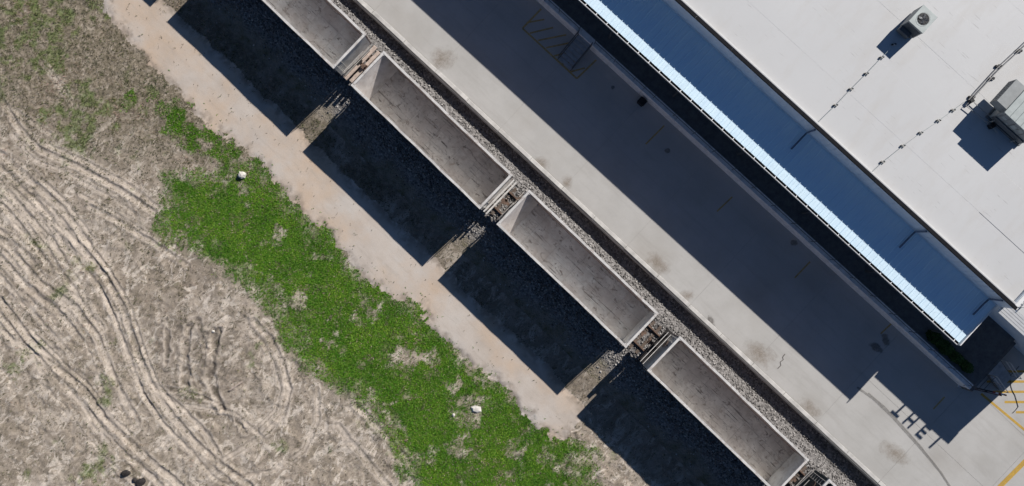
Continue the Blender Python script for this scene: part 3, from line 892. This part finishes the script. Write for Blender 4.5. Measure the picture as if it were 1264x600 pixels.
        for a in (-.88, .88):
            for q in (-1, 1):
                link('wheel', WHEEL_ME, tk, (a, q * .7525, .47))
            ax = MB(); ax.tube([(a, -.9, .47), (a, .9, .47)], .07, 8); ax.build('axle', STEEL, tk)
    # brake wheel on one end
    bw = MB(); R_ = .26; P = [(-hl - .16, .55 + R_ * math.cos(a * math.pi / 8), CTOP - .75 + R_ * math.sin(a * math.pi / 8)) for a in range(17)]
    bw.tube(P, .022, 5, False)
    bw.tube([(-hl - .16, .55, CTOP - .75 - R_), (-hl - .16, .55, CTOP - .75 + R_)], .018, 5); bw.tube([(-hl - .16, .55 - R_, CTOP - .75), (-hl - .16, .55 + R_, CTOP - .75)], .018, 5)
    bw.tube([(-hl + .05, .55, CTOP - .75), (-hl - .18, .55, CTOP - .75)], .03, 6)
    bw.build('brake_wheel', RUST, car)
    for kind, s in ends:
        if kind == 'boards':           # stepped deck of faded timber beams
            for k, (off, z, w) in enumerate(((.14, FL - .30, .30), (.52, FL - .50, .26), (.86, FL - .62, .22))):
                MB().box(*sorted((s * (hl + off), s * (hl + off + w))), -hw + .05 + .12 * k, hw - .02 - .1 * k, z - .12, z, bev=.02).build('end_beam', BOARD, car)
            for q in (-1, 1):
                MB().box(*sorted((s * (hl - .05), s * (hl + 1.0))), q * .9 - .05, q * .9 + .05, FL - 1.0, FL - .78).build('beam_bracket', RUST, car)
        if kind == 'rails':
            for off, z, w in ((.12, FL + .1, .10), (.32, FL - .2, .13)):
                MB().box(*sorted((s * (hl + off), s * (hl + off + w))), -hw + .06, hw - .06, z - .1, z, bev=.015).build('end_beam', CAR_RIM, car)
            for q in (-1.1, 0, 1.1):
                MB().box(*sorted((s * (hl - .05), s * (hl + .42))), q - .04, q + .04, FL - .42, FL - .33).build('beam_bracket', RUST, car)
        if kind == 'platform':         # dark end platform with two thin pale rails
            MB().box(*sorted((s * (hl + .11), s * (hl + .62))), -hw + .1, hw - .12, CTOP - 1.5, CTOP - 1.42, bev=.01).build('end_platform', STEEL, car)
            for off in (.26, .50):
                MB().box(*sorted((s * (hl + off), s * (hl + off + .045))), -hw + .12, hw - .3, CTOP - .95, CTOP - .9).build('platform_rail', PALEB, car)
            for q in (-1.35, 0, 1.1):
                MB().box(*sorted((s * (hl + .26), s * (hl + .54))), q - .025, q + .025, CTOP - 1.42, CTOP - .955).build('platform_post', STEEL, car)
        if kind == 'slope':            # sloping end sheet inside the car
            a_, b_ = s * (hl - .165), s * (hl - 1.05)
            MB().prism([(a_, CTOP - .14), (a_, FL + .02), (b_, FL + .02)], 'y', -hw + .165, hw - .165).build('slope_sheet', CAR_SLOPE, car)
    return car
PLATES = {m_.name: MB().box(0, (LEN - .34) / 6 - .007, 0, (WID - .3) / 3 - .007, -.03, 0, bev=.004).mesh('floor_plate', m_) for m_ in (CAR_DARK, CAR_FLOOR2)}
make_car('gondola car beyond the top edge of the photo, seen by its shadow', 170, -186, CAR_RIM, CAR_WALL, CAR_FLOOR, CAR_OUT)
make_car('grey gondola car with stepped timber beams at its lower end, cut by top edge', 352, -13, CAR_RIM, CAR_WALL, CAR_FLOOR, CAR_OUT, (('boards', 1),))
make_car('grey open gondola car coupled below the one with timber end beams', 533, 160.5, CAR_RIM, CAR_WALL, CAR_FLOOR2, CAR_OUT, (('rails', 1), ('slope', -1)))
make_car('grey open gondola car in the middle of the photo, plain white lower end', 713, 332, CAR_RIM, CAR_WALL, CAR_FLOOR, CAR_OUT, (('slope', -1),))
make_car('grey open gondola car with dark end platform, lowest full car', 899, 512.5, CAR_RIM, CAR_WALL, CAR_FLOOR2, CAR_OUT, (('platform', -1),))
make_car('dark gondola car whose corner shows at the bottom edge', 1083, 689, CAR_RIM, CAR_DARK, CAR_DARK, CAR_OUT)

# ------------------------------------------------------------------ warehouse
FY = 18.05                                   # facade line, metres from below the camera along nb
BO = nb * FY
def B(x, y, z):                             # building frame -> world
    return BO + eb * x + nb * y + Vector((0, 0, LOT + z))
bld = thing('warehouse', 'white flat roofed warehouse with blue metal canopy over its loading dock', 'building', (BO.x, BO.y, LOT), E_ANG)
XE, XL, ZP, ZR, ZLOW = 25.9, 33.0, 6.60, 6.3, 5.45
X0 = -34
part = lambda mb, name, mat: mb.build(name, mat, bld)
part(MB().box(X0, XE, 0, .25, 0, ZP - .06), 'facade_wall', WALLM)
part(MB().box(X0, XE, 24.75, 25, 0, ZP - .06), 'rear_wall', WALLM)
part(MB().box(XE - .25, XE, .25, 24.75, 0, ZP - .06), 'end_wall', WALLM)
part(MB().box(X0, X0 + .25, .25, 24.75, 0, ZP - .06), 'end_wall', WALLM)
part(MB().box(X0 + .25, XE - .25, .25, 24.75, ZR - .3, ZR - .01), 'roof_deck', ROOF)
# coping in lengths
for k in range(20):
    a = X0 + k * 3.0; b = min(a + 2.99, XE + .03)
    if b > a:
        part(MB().box(a, b, -.06, .16, ZP - .10, ZP, bev=.01), 'coping', COPE)
part(MB().box(X0, XE - .1, .162, .30, ZP - .3, ZP - .012, bev=.03), 'parapet_cap', ROOF)
part(MB().box(XE - .22, XE + .03, .162, 25, ZP - .10, ZP - .002, bev=.01), 'coping', WHITE)
# siding ribs on the facade above the canopy
rib_me = MB().box(-.02, .02, -.025, 0, 5.0, ZP - .12).mesh('wall_rib', WALLM)
for k in range(100):
    x = -20 + k * .457
    if x < XE - .1:
        link('wall_rib', rib_me, bld, (x, 0, 0))
# roof membrane sheets with lapped edges
for j in range(9):
    y0 = .30 + j * 2.75
    for i in range(4):
        a = X0 + .26 + i * 15 + (j % 3) * 4.1 - 6; b = a + 15.03
        a = max(a, X0 + .26); b = min(b, XE - .24)
        if b > a + .3:
            z = ZR + .0035 * (j % 2) + .0015 * (i % 2)
            part(MB().box(a, b, y0, min(y0 + 2.82, 24.74), ZR - .009, z + .004, bev=.003), 'roof_sheet', ROOF)
# lower wing at the corner
part(MB().box(XE, XL, .45, 25, 0, ZLOW - .03), 'low_wing', WALLM)
part(MB().box(XE + .035, XL + .05, .42, 25, ZLOW - .028, ZLOW), 'low_wing_roof', ROOF)
for k in range(5):
    y0, y1 = -.40 + k * .166, -.40 + (k + 1) * .166 - .022
    za, zb = 5.22 + .046 * k, 5.22 + .046 * (k + .8)
    mb = MB(); mb.prism([(y0, za - .06), (y1, za - .06), (y1, zb + .02), (y0, za + .02)], 'x', XE - .3 + .36, XL + .05)
    part(mb, 'eave_strip', WHITE)
part(MB().box(XE + .05, XL + .04, -.36, .449, 5.06, 5.155), 'eave_soffit', WALLM)
# canopy panels: standing seam, falling to a gutter
CX0, CX1 = -17.0, 25.7
CY = -3.35; ZE, ZJ = 4.70, 4.86
PWID = .457
def panel_mesh():
    mb = MB(); prof = [(0, 0), (.02, .0), (.04, .038), (.07, .038), (.09, 0), (.225, 0), (.24, .012), (.255, 0), (PWID - .002, 0)]
    n = len(prof); T = .03
    for y, z in ((0, ZJ), (CY, ZE)):
        for x, h in prof:
            mb.v.append((x, y, z + h))
        for x, h in prof:
            mb.v.append((x, y, z + h - .02))
    for k in range(n - 1):
        mb.f.append((k, 2 * n + k, 2 * n + k + 1, k + 1))
        mb.f.append((n + k, n + k + 1, 3 * n + k + 1, 3 * n + k))
        mb.f.append((2 * n + k, 3 * n + k, 3 * n + k + 1, 2 * n + k + 1))
    return mb.mesh('canopy_panel', GALV)
pm = panel_mesh()
npan = int((CX1 - CX0) / PWID)
CX0 = CX1 - npan * PWID
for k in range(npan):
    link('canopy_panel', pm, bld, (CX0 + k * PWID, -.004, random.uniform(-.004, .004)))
# gutter: a dark trough with pale lip and straps
part(MB().box(CX0, CX1 + .03, CY - .15, CY - .012, ZE - .16, ZE - .13), 'gutter', COPE)
part(MB().box(CX0, CX1 + .03, CY - .185, CY - .152, ZE - .16, ZE - .005), 'gutter_lip', WHITE)
strap = MB().box(-.03, .03, CY - .15, CY - .0, ZE - .04, ZE - .015).mesh('gutter_strap', WHITE)
for k in range(int((CX1 - CX0) / .92)):
    link('gutter_strap', strap, bld, (CX1 - .35 - k * .92, 0, 0))
part(MB().box(CX1 + .004, CX1 + .07, CY - .15, -.03, ZE - .2, ZJ + .07), 'rake_trim', WHITE)
part(MB().box(CX0, CX1, -.045, -.005, ZJ + .06, ZJ + .16), 'wall_flashing', WALLM)
# canopy frame: beams and posts, fascia beam
for k in range(8):
    x = CX1 - .3 - k * 6.0
    part(MB().box(x - .08, x + .08, CY + .2, -.01, ZE - .35, ZE - .10), 'canopy_beam', RAILM)
    part(MB().tube([(x, CY + .12 + .2, 1.2), (x, CY + .32, ZE - .3)], .07, 8), 'canopy_post', RAILM)
part(MB().box(CX0, CX1, CY + .24, CY + .40, ZE - .30, ZE - .05), 'eave_beam', RAILM)
# downspouts from the parapet laid out over the canopy
for x in (-6.2, 9.2, 18.6, 25.0):
    o = MB(); o.tube([(x, -.12, ZP - .15), (x, -.12, ZJ + .25), (x, -.5, ZJ + .16), (x, -1.5, ZJ + .09)], .06, 8)
    part(o, 'downspout', DSPT)
# loading dock with railing
dk0, dk1, DY = -34.0, 30.2, -4.22
part(MB().box(dk0, dk1, DY + .425, -.0, 0, 1.19), 'dock_deck', DOCKF)
part(MB().box(XE + .005, dk1, .0, .449, 0, 1.188), 'dock_deck', DOCKF)
for k in range(22):
    a = dk0 + k * 3.05; b = min(a + 3.03, dk1)
    if a < dk1:
        part(MB().box(a, b, DY, DY + .42, 0, 1.22, bev=.02), 'dock_edge', DOCKW)
part(MB().box(dk1 + .002, dk1 + .25, DY, .3, 0, 1.2, bev=.02), 'dock_edge', DOCKF)
# dock doors under the canopy
for k in range(8):
    x = -15 + k * 5.2
    if x < 24:
        part(MB().box(x - 1.3, x + 1.3, -.05, -.004, 1.2, 4.1), 'dock_door', GREY)
SX = -5.75                                  # stair
def rail_run(x0, x1, y, z0, name='railing', mat=RAILM):
    mb = MB(); n = max(1, round((x1 - x0) / 1.8))
    for q in range(n + 1):
        x = x0 + (x1 - x0) * q / n
        mb.tube([(x, y, z0), (x, y, z0 + 1.07)], .022, 6)
    for h in (.55, 1.07):
        mb.tube([(x0, y, z0 + h), (x1, y, z0 + h)], .022, 6)
    return part(mb, name, mat)
rail_run(-14, SX - .7, DY + .14, 1.22); rail_run(SX + .7, 29.9, DY + .14, 1.22)
st = thing('dock_stair', 'dark steel stair with railings from loading dock to hatched zone', 'stairs', B(SX, DY - .004, 0), E_ANG)
for k in range(7):
    MB().box(-.56, .56, -.29 * (k + 1), -.29 * k - .02, 1.04 - .15 * k - .04, 1.04 - .15 * k, bev=.006).build('tread', simple('tread_grey', (0.36, 0.37, 0.38), .6) if 'tread_grey' not in bpy.data.materials else bpy.data.materials['tread_grey'], st)
for s in (-1, 1):
    MB().prism([(-.01, 1.12), (-2.08, .05), (-2.08, 0), (-1.7, 0), (-.01, .85)], 'x', s * .60 - .025, s * .60 + .025).build('stringer', RAILM, st)
    r = MB()
    for h in (.55, 1.0):
        r.tube([(s * .62, -.05, 1.1 + h), (s * .62, -2.0, .1 + h)], .022, 6)
    for y, z in ((-.05, 1.1), (-1.0, .6), (-2.0, .06)):
        r.tube([(s * .62, y, z - .05), (s * .62, y, z + 1.0)], .022, 6)
    r.build('handrail', RAILM, st)
# metal stair on the end of the dock
st2 = thing('end_stair', 'dark metal stair with railing at the end of the dock by yellow hatching', 'stairs', B(dk1 + .254, -1.9, 0), E_ANG)
for k in range(7):
    MB().box(.28 * k + .02, .28 * (k + 1), -.6, .6, 1.04 - .15 * k - .04, 1.04 - .15 * k).build('tread', bpy.data.materials['tread_grey'], st2)
for s in (-1, 1):
    MB().prism([(.0, 1.12), (2.0, .05), (2.0, 0), (1.6, 0), (.0, .85)], 'y', s * .64 - .025, s * .64 + .025).build('stringer', RAILM, st2)
    r = MB()
    for h in (.55, 1.0):
        r.tube([(.05, s * .66, 1.1 + h), (1.95, s * .66, .1 + h)], .024, 6)
    for x, z in ((.05, 1.1), (1.0, .6), (1.95, .06)):
        r.tube([(x, s * .66, z - .05), (x, s * .66, z + 1.0)], .024, 6)
    r.build('handrail', PALEB, st2)
rr = MB()
for y in (-4.0, -2.7):
    rr.tube([(30.3, y, 1.22), (30.3, y, 2.29)], .022, 6)
for h in (.55, 1.07):
    rr.tube([(30.3, -4.0, 1.22 + h), (30.3, -2.7, 1.22 + h)], .022, 6)
part(rr, 'railing', RAILM)

# letters standing on the low wing eave, shadows fall on the lot
sg = thing('rooftop_sign', 'freestanding letters on the low eave beyond the right edge, seen by their shadow', 'sign', B(0, -.36, 5.245), E_ANG)
def letter(name, bars, x):
    mb = MB()
    for x0, x1, z0, z1 in bars:
        mb.box(x + x0, x + x1, -.04, .04, z0, z1)
    mb.build(name, STEEL, sg)
LB = .0; LH = .78; t = .10
LETTER_X = {}
def gx_for(px, py, h):                      # eave position whose shadow lands on this pixel
    p = U(px, py, LOT)
    q = Vector((p.x, p.y, 0)) - SD * 1.42 * h
    return q.dot(eb)
xT = gx_for(1119, 497, 5.5); xH = gx_for(1134, 509, 5.5); xE = gx_for(1149, 524, 5.5); xI = gx_for(1163, 537, 5.5)
letter('letter', [(-.33, .33, LH - .15, LH), (-.075, .075, LB, LH - .152)], xT)
letter('letter', [(-.32, -.18, LB, LH), (.18, .32, LB, LH), (-.178, .178, .33, .46)], xH)
letter('letter', [(-.30, -.16, LB, LH), (-.158, .26, LH - .14, LH), (-.158, .22, .32, .45), (-.158, .26, LB + .0, LB + .13)], xE)
letter('letter', [(-.075, .075, LB, LH)], xI)
MB().box(xT - .35, xI + .3, -.05, .05, -.06, -.003).build('sign_rail', STEEL, sg)

# ------------------------------------------------------------------ rooftop equipment
RZ_ = LOT + ZR + .016
def R_(px, py):
    return U(px, py, RZ_)
# small condenser
p = R_(1126, 31)
ac = thing('condenser_unit', 'small pale grey condenser with round black fan on the white roof', 'air conditioner', p, E_ANG)
w, dd, hh = .56, .66, 1.30
MB().box(-w, w, -dd, dd, .12, hh - .03, bev=.02).build('casing', GREY, ac)
MB().box(-w - .015, w + .015, -dd - .015, dd + .015, hh - .028, hh, bev=.01).build('top_panel', PALEG, ac)
for k in range(10):
    MB().box(-w + .06, w - .06, -dd - .022, -dd - .003, .25 + k * .09, .29 + k * .09).build('louver', DGREY, ac)
MB().box(-w + .02, w - .3, -dd - .35, -dd - .024, .12, .5, bev=.02).build('control_box', DGREY, ac)
fan = MB(); fan.prism([(.37 * math.cos(a * math.pi / 12), .37 * math.sin(a * math.pi / 12)) for a in range(24)], 'z', hh + .002, hh + .012)
fo = fan.build('fan_opening', BLACK, ac)
bl = MB()
for k in range(4):
    M = Matrix.Rotation(k * math.pi / 2 + .4, 4, 'Z') @ Matrix.Rotation(.35, 4, 'X')
    bl.box(.05, .29, -.07, .07, hh + .03, hh + .038, Matrix.Translation((0, 0, hh + .035)) @ M @ Matrix.Translation((0, 0, -hh - .034)))
bl.build('fan_blade', DGREY, ac)
gd = MB()
for r in (.12, .24, .38):
    gd.tube([(r * math.cos(a * math.pi / 10), r * math.sin(a * math.pi / 10), hh + .075) for a in range(21)], .006, 4, False)
for k in range(6):
    a = k * math.pi / 6; gd.tube([(-.34 * math.cos(a), -.34 * math.sin(a), hh + .075), (.34 * math.cos(a), .34 * math.sin(a), hh + .075)], .006, 4)
gd.build('fan_guard', DGREY, ac)
for s in (-1, 1):
    MB().box(s * .35 - .05, s * .35 + .05, -dd - .1, dd + .1, 0, .118).build('skid', TIE, ac)
# big rooftop unit
p = R_(1248, 146)
ru = thing('rooftop_unit', 'large grey rooftop air unit with side hood at the right edge of the white roof', 'air conditioner', p, E_ANG)
w, dd, hh = 1.15, .95, 1.75
MB().box(-w, w * 1.2, -dd, dd, .2, hh - .05, bev=.02).build('casing', GREY, ru)
for k in range(6):
    a = -w - .03 + k * .43
    MB().box(a, a + .42, -dd - .03, dd + .03, hh - .048, hh, bev=.012).build('top_panel', PALEG, ru)
MB().box(-w + .1, w + .1, -dd - .10, -dd - .004, .35, .8, bev=.01).build('access_panel', DGREY, ru)
for a, b_, c, d_ in ((-.9, -.55, 1.1, 1.35), (-.1, .35, .95, 1.4), (.2, .6, 1.2, 1.5), (-.4, -.25, .9, 1.0)):
    MB().box(a, b_, -dd - .012, -dd - .003, c, d_).build('peeled_patch', PALEG, ru)
MB().prism([(-dd + .25, .9), (dd + .1, .9), (dd + .1, 1.66), (-dd + .25, 1.66)], 'x', -w - .8, -w - .003).build('intake_hood', GREY, ru)
MB().box(-w - .1, w * 1.2 + .1, -dd - .08, dd + .08, 0, .198).build('roof_curb', DGREY, ru)
for k in range(9):
    MB().box(-w - .815, -w - .802, -dd + .3 + k * .19, -dd + .40 + k * .19, .95, 1.6).build('hood_louver', DGREY, ru)
for k in range(5):
    MB().box(-w + .15 + k * .42, -w + .17 + k * .42, -dd - .018, -dd - .003, .82, hh - .08).build('casing_seam', DGREY, ru)
for x in (-.9, .9):
    MB().tube([(x, -dd - .05, .6), (x, -dd - .22, .6), (x, -dd - .22, .05)], .04, 6).build('pipe', COPPER, ru)
# conduit runs with support blocks
def run(label, pts, sup, r=.012, double=0, blk=.06):
    a = R_(*pts[0])
    t = thing('conduit_run', label, 'pipe', a)
    P = [R_(*q) - a + Vector((0, 0, .13)) for q in pts]
    MB().tube(P, r, 6).build('conduit', COPPER if double else PALEG, t)
    if double:
        o = Vector((.1, .1, 0)).normalized() * 0 + Vector((-P[-1].y, P[-1].x, 0)).normalized() * double
        MB().tube([q + o for q in P], r, 6).build('conduit', COPPER, t)
    ang = math.atan2(P[-1].y, P[-1].x) + .5
    for q in sup:
        M = R_(*q) - a
        for s in (-1, 1):
            MB().box(-blk * .55, blk * .55, -blk, blk, -.01, .115, bev=.01).build('support_block', BLACK, t, M + Vector((s * .085, s * .02, 0)), ang)
        MB().box(-.12, .12, -.02, .02, .05, .09).build('support_bar', PALEB, t, M, ang - .5 + math.pi / 2)
    return t
run('thin conduit running from the small condenser on four small black feet', [(1103, 55), (1088, 71), (1069, 91), (1050, 110), (1031, 130), (1002, 158)], [(1088, 71), (1069, 91), (1050, 110), (1031, 130), (1103, 55)])
run('thin conduit on five black feet crossing roof below the large unit', [(1192, 124), (1176, 136), (1158, 149), (1136, 164), (1114, 180), (1089, 200), (1072, 216)], [(1176, 136), (1158, 149), (1136, 164), (1114, 180), (1089, 200)])
run('twin pipes on black blocks running up to the top right roof edge', [(1196, 126), (1210, 110), (1230, 88), (1256, 64), (1300, 22)], [(1199, 120), (1223, 97), (1257, 63), (1232, 82)], .028, .14, .12)
t = thing('pipe_elbow', 'bent twin pipe with black valve lying in the shadow of large rooftop unit', 'pipe', R_(1196, 126))
a = R_(1196, 126)
MB().tube([R_(*q) - a + Vector((0, 0, .18)) for q in ((1197, 124), (1190, 131), (1204, 142), (1222, 156), (1229, 164))], .028, 6).build('pipe', COPPER, t)
MB().tube([R_(*q) - a + Vector((0, 0, .18)) for q in ((1200, 127), (1212, 138), (1232, 153), (1240, 160))], .028, 6).build('pipe', COPPER, t)
MB().box(-.16, .16, -.14, .14, 0, .34, bev=.03).build('valve', BLACK, t, R_(1222, 156) - a, .5)
MB().box(-.14, .14, -.12, .12, 0, .30, bev=.03).build('valve', BLACK, t, R_(1197, 125) - a, .5)
# guard rail on the low wing roof
lad = thing('roof_ladder', 'white roof hatch rail at the corner where the roof steps down', 'ladder', B(XE + .55, .75, ZLOW + .002), E_ANG)
for s in (-.25, .25):
    MB().tube([(s, 0, 0), (s, 0, .30), (s, .5, .38), (s, 1.0, .30), (s, 1.0, 0)], .03, 6).build('rail', WHITE, lad)
for k in range(4):
    MB().tube([(-.25, .1 + .25 * k, .33), (.25, .1 + .25 * k, .33)], .02, 6).build('rung', WHITE, lad)

# ------------------------------------------------------------------ things on the lot
c = U(1188, 474, LOT)
q_ = U(1231, 484.5, LOT + .9) - U(1188, 474, LOT + .9)
bg_ = thing('barrier_gate', 'dark barrier arm with red and white end reaching from the dock corner', 'barrier', c, math.atan2(q_.y, q_.x))
MB().box(-.22, .22, -.2, .2, 0, .95, bev=.03).build('cabinet', STEEL, bg_)
MB().box(-.30, .30, -.28, .28, 0, .06, bev=.01).build('footing', DOCKW, bg_)
L_ = q_.length
MB().box(-.5, 1.5, -.05, .05, .952, 1.12, bev=.02).build('arm', BLACK, bg_)
for k in range(5):
    MB().box(1.502 + k * (L_ - 1.5) / 5, 1.50 + (k + 1) * (L_ - 1.5) / 5, -.055, .055, .955, 1.12, bev=.015).build('arm_stripe', RED if k % 2 == 0 else WHITE, bg_)
MB().box(.25, L_ - .1, -.16, -.10, .70, .76, bev=.01).build('lower_arm', simple('maroon_paint', (0.10, 0.03, 0.028), .5), bg_)
for x_ in (.4, 1.2, L_ - .25):
    MB().box(x_ - .025, x_ + .025, -.15, -.05, .70, .96).build('hanger', STEEL, bg_)
c = U(791, 127, LOT)
bn = thing('black_bin', 'small black lidded bin standing in the shade by the dock wall', 'bin', c, E_ANG)
MB().prism([(-.22, 0), (.22, 0), (.26, .62), (-.26, .62)], 'y', -.2, .2).build('bin_body', BLACK, bn)
MB().box(-.28, .28, -.24, .24, .622, .67, bev=.02).build('lid', BLACK, bn)
MB().tube([(-.2, .25, .58), (.2, .25, .58)], .02, 6).build('handle', BLACK, bn)
for (px, py_), lb in (((1077, 362), 'small white lamp block on the dock edge nearer the middle'), ((1138, 419), 'small white lamp block on the dock edge near the shrubs')):
    q = U(px, py_, LOT + 1.22)
    xx = q.dot(eb)
    w_ = thing('dock_lamp', lb, 'lamp', B(xx, DY + .14, 1.222), E_ANG)
    MB().box(-.15, .15, -.06, .06, 0, .1, bev=.02).build('housing', WHITE, w_)
    MB().box(-.12, .12, -.075, -.062, .02, .08).build('lens', PALEG, w_)
cb = MB(); cb.tube([U(x, y, LOT + .03) - U(1250, 480, LOT) for x, y in ((1258, 452), (1251, 460), (1246, 464), (1247, 470), (1248, 477), (1250, 483), (1253, 488), (1255, 495), (1257, 502), (1254, 506), (1250, 510))], .018, 6)
tag(cb.build('cable', BLACK, None, U(1250, 480, LOT)), 'dark cable snaking over the yellow hatching', 'cable')
# shrubs behind the dock wall
def shrub(label, x, y, r, h):
    t = thing('shrub', label, 'shrub', B(x, y, 1.19), E_ANG, 'shrubs behind the dock wall')
    n = 420
    A = []
    ph = rng.uniform(0, 6.28, n); rr_ = np.sqrt(rng.random(n)) * r; zz = rng.uniform(.05, 1, n) * h * (1.05 - (rr_ / r) ** 2 * .6)
    cx_, cy_ = rr_ * np.cos(ph) * 1.25, rr_ * np.sin(ph) * .8
    a = rng.uniform(0, 6.28, n); L = rng.uniform(.06, .13, n)
    dx, dy, dz = np.cos(a) * L, np.sin(a) * L, rng.uniform(-.05, .08, n)
    C = np.stack([cx_, cy_, zz], -1); D = np.stack([dx, dy, dz], -1); Sd = np.stack([-dy * .45, dx * .45, rng.uniform(-.03, .03, n)], -1)
    V = np.stack([C - D, C + Sd, C + D, C - Sd], 1).reshape(-1, 3)
    me = bpy.data.meshes.new('foliage'); me.from_pydata(V.tolist(), [], [(4 * i, 4 * i + 1, 4 * i + 2, 4 * i + 3) for i in range(n)]); me.materials.append(LEAF)
    link('foliage', me, t)
    s = MB()
    for k in range(4):
        s.tube([(0, 0, 0), (random.uniform(-.5, .5) * r, random.uniform(-.4, .4) * r, h * .7)], .015, 5)
    s.build('stem', TIE, t)
for k, (x, r, lb) in enumerate(((25.9, .5, 'dark green shrub behind dock wall under the canopy corner'), (26.9, .55, 'dark green shrub behind dock wall just clear of the canopy'),
                            (27.9, .45, 'dark green shrub in the middle of the planted row'), (28.8, .42, 'dark green shrub closest to the barrier arm'))):
    shrub(lb, x, DY + .95, r, .8)

# ------------------------------------------------------------------ debris in the field
def rock(name, label, cat, px, py, rx, ry, rz_, mat, rot=0.0, seg=10):
    x, y = gp([(px, py)])[0]
    z = float(ground_z(np.array([x]), np.array([y]))[0][0])
    mb = MB(); rings = 5
    for i in range(rings + 1):
        v = math.pi * i / rings
        for k in range(seg):
            u = 2 * math.pi * k / seg
            j = random.uniform(.78, 1.18)
            mb.v.append((rx * math.sin(v) * math.cos(u) * j, ry * math.sin(v) * math.sin(u) * j, rz_ * math.cos(v) * random.uniform(.9, 1.1)))
    for i in range(rings):
        for k in range(seg):
            j = (k + 1) % seg
            mb.f.append((i * seg + k, (i + 1) * seg + k, (i + 1) * seg + j, i * seg + j))
    return tag(mb.build(name, mat, None, (x, y, z + rz_ * .55), rot), label, cat)
PALES = simple('pale_stone', (0.62, 0.58, 0.52), 0.9, var=0.2, scale=4)
CHAR = simple('charred_debris', (0.035, 0.03, 0.028), 0.9, var=0.6, scale=7)
rock('boulder', 'pale rounded boulder on the grass edge near the path', 'rock', 299.5, 216, .34, .27, .25, PALES, .3)
rock('pale_stone', 'small pale stone at the right side of the black muddy ruts', 'rock', 263, 409, .12, .11, .1, PALES)
rock('flat_stone', 'flat pale concrete chunk in the bare patch of the grass', 'rock', 588, 505, .42, .30, .10, PALES, -.4, 6)
rock('pale_stone', 'small pale stone by the bare patch left of the concrete chunk', 'rock', 560, 512, .10, .12, .08, PALES)
for px, py_, a, b_, lb in ((157, 583, .36, .22, 'charred black lump in pale dirt at the bottom, left one'), (174, 595, .42, .28, 'charred black lump at the bottom edge, right one'), (167, 592, .18, .15, 'small charred scrap between the two black lumps')):
    rock('charred_lump', lb, 'debris', px, py_, a, b_, .16, CHAR, random.uniform(0, 3))
# a broken plank by the ruts
x, y = gp([(292, 476)])[0]
tag(MB().box(-.55, .55, -.05, .05, 0, .05, bev=.01).build('plank', BOARD, None, (x, y, .10), .6), 'pale broken plank lying in the dirt near the muddy ruts', 'plank')
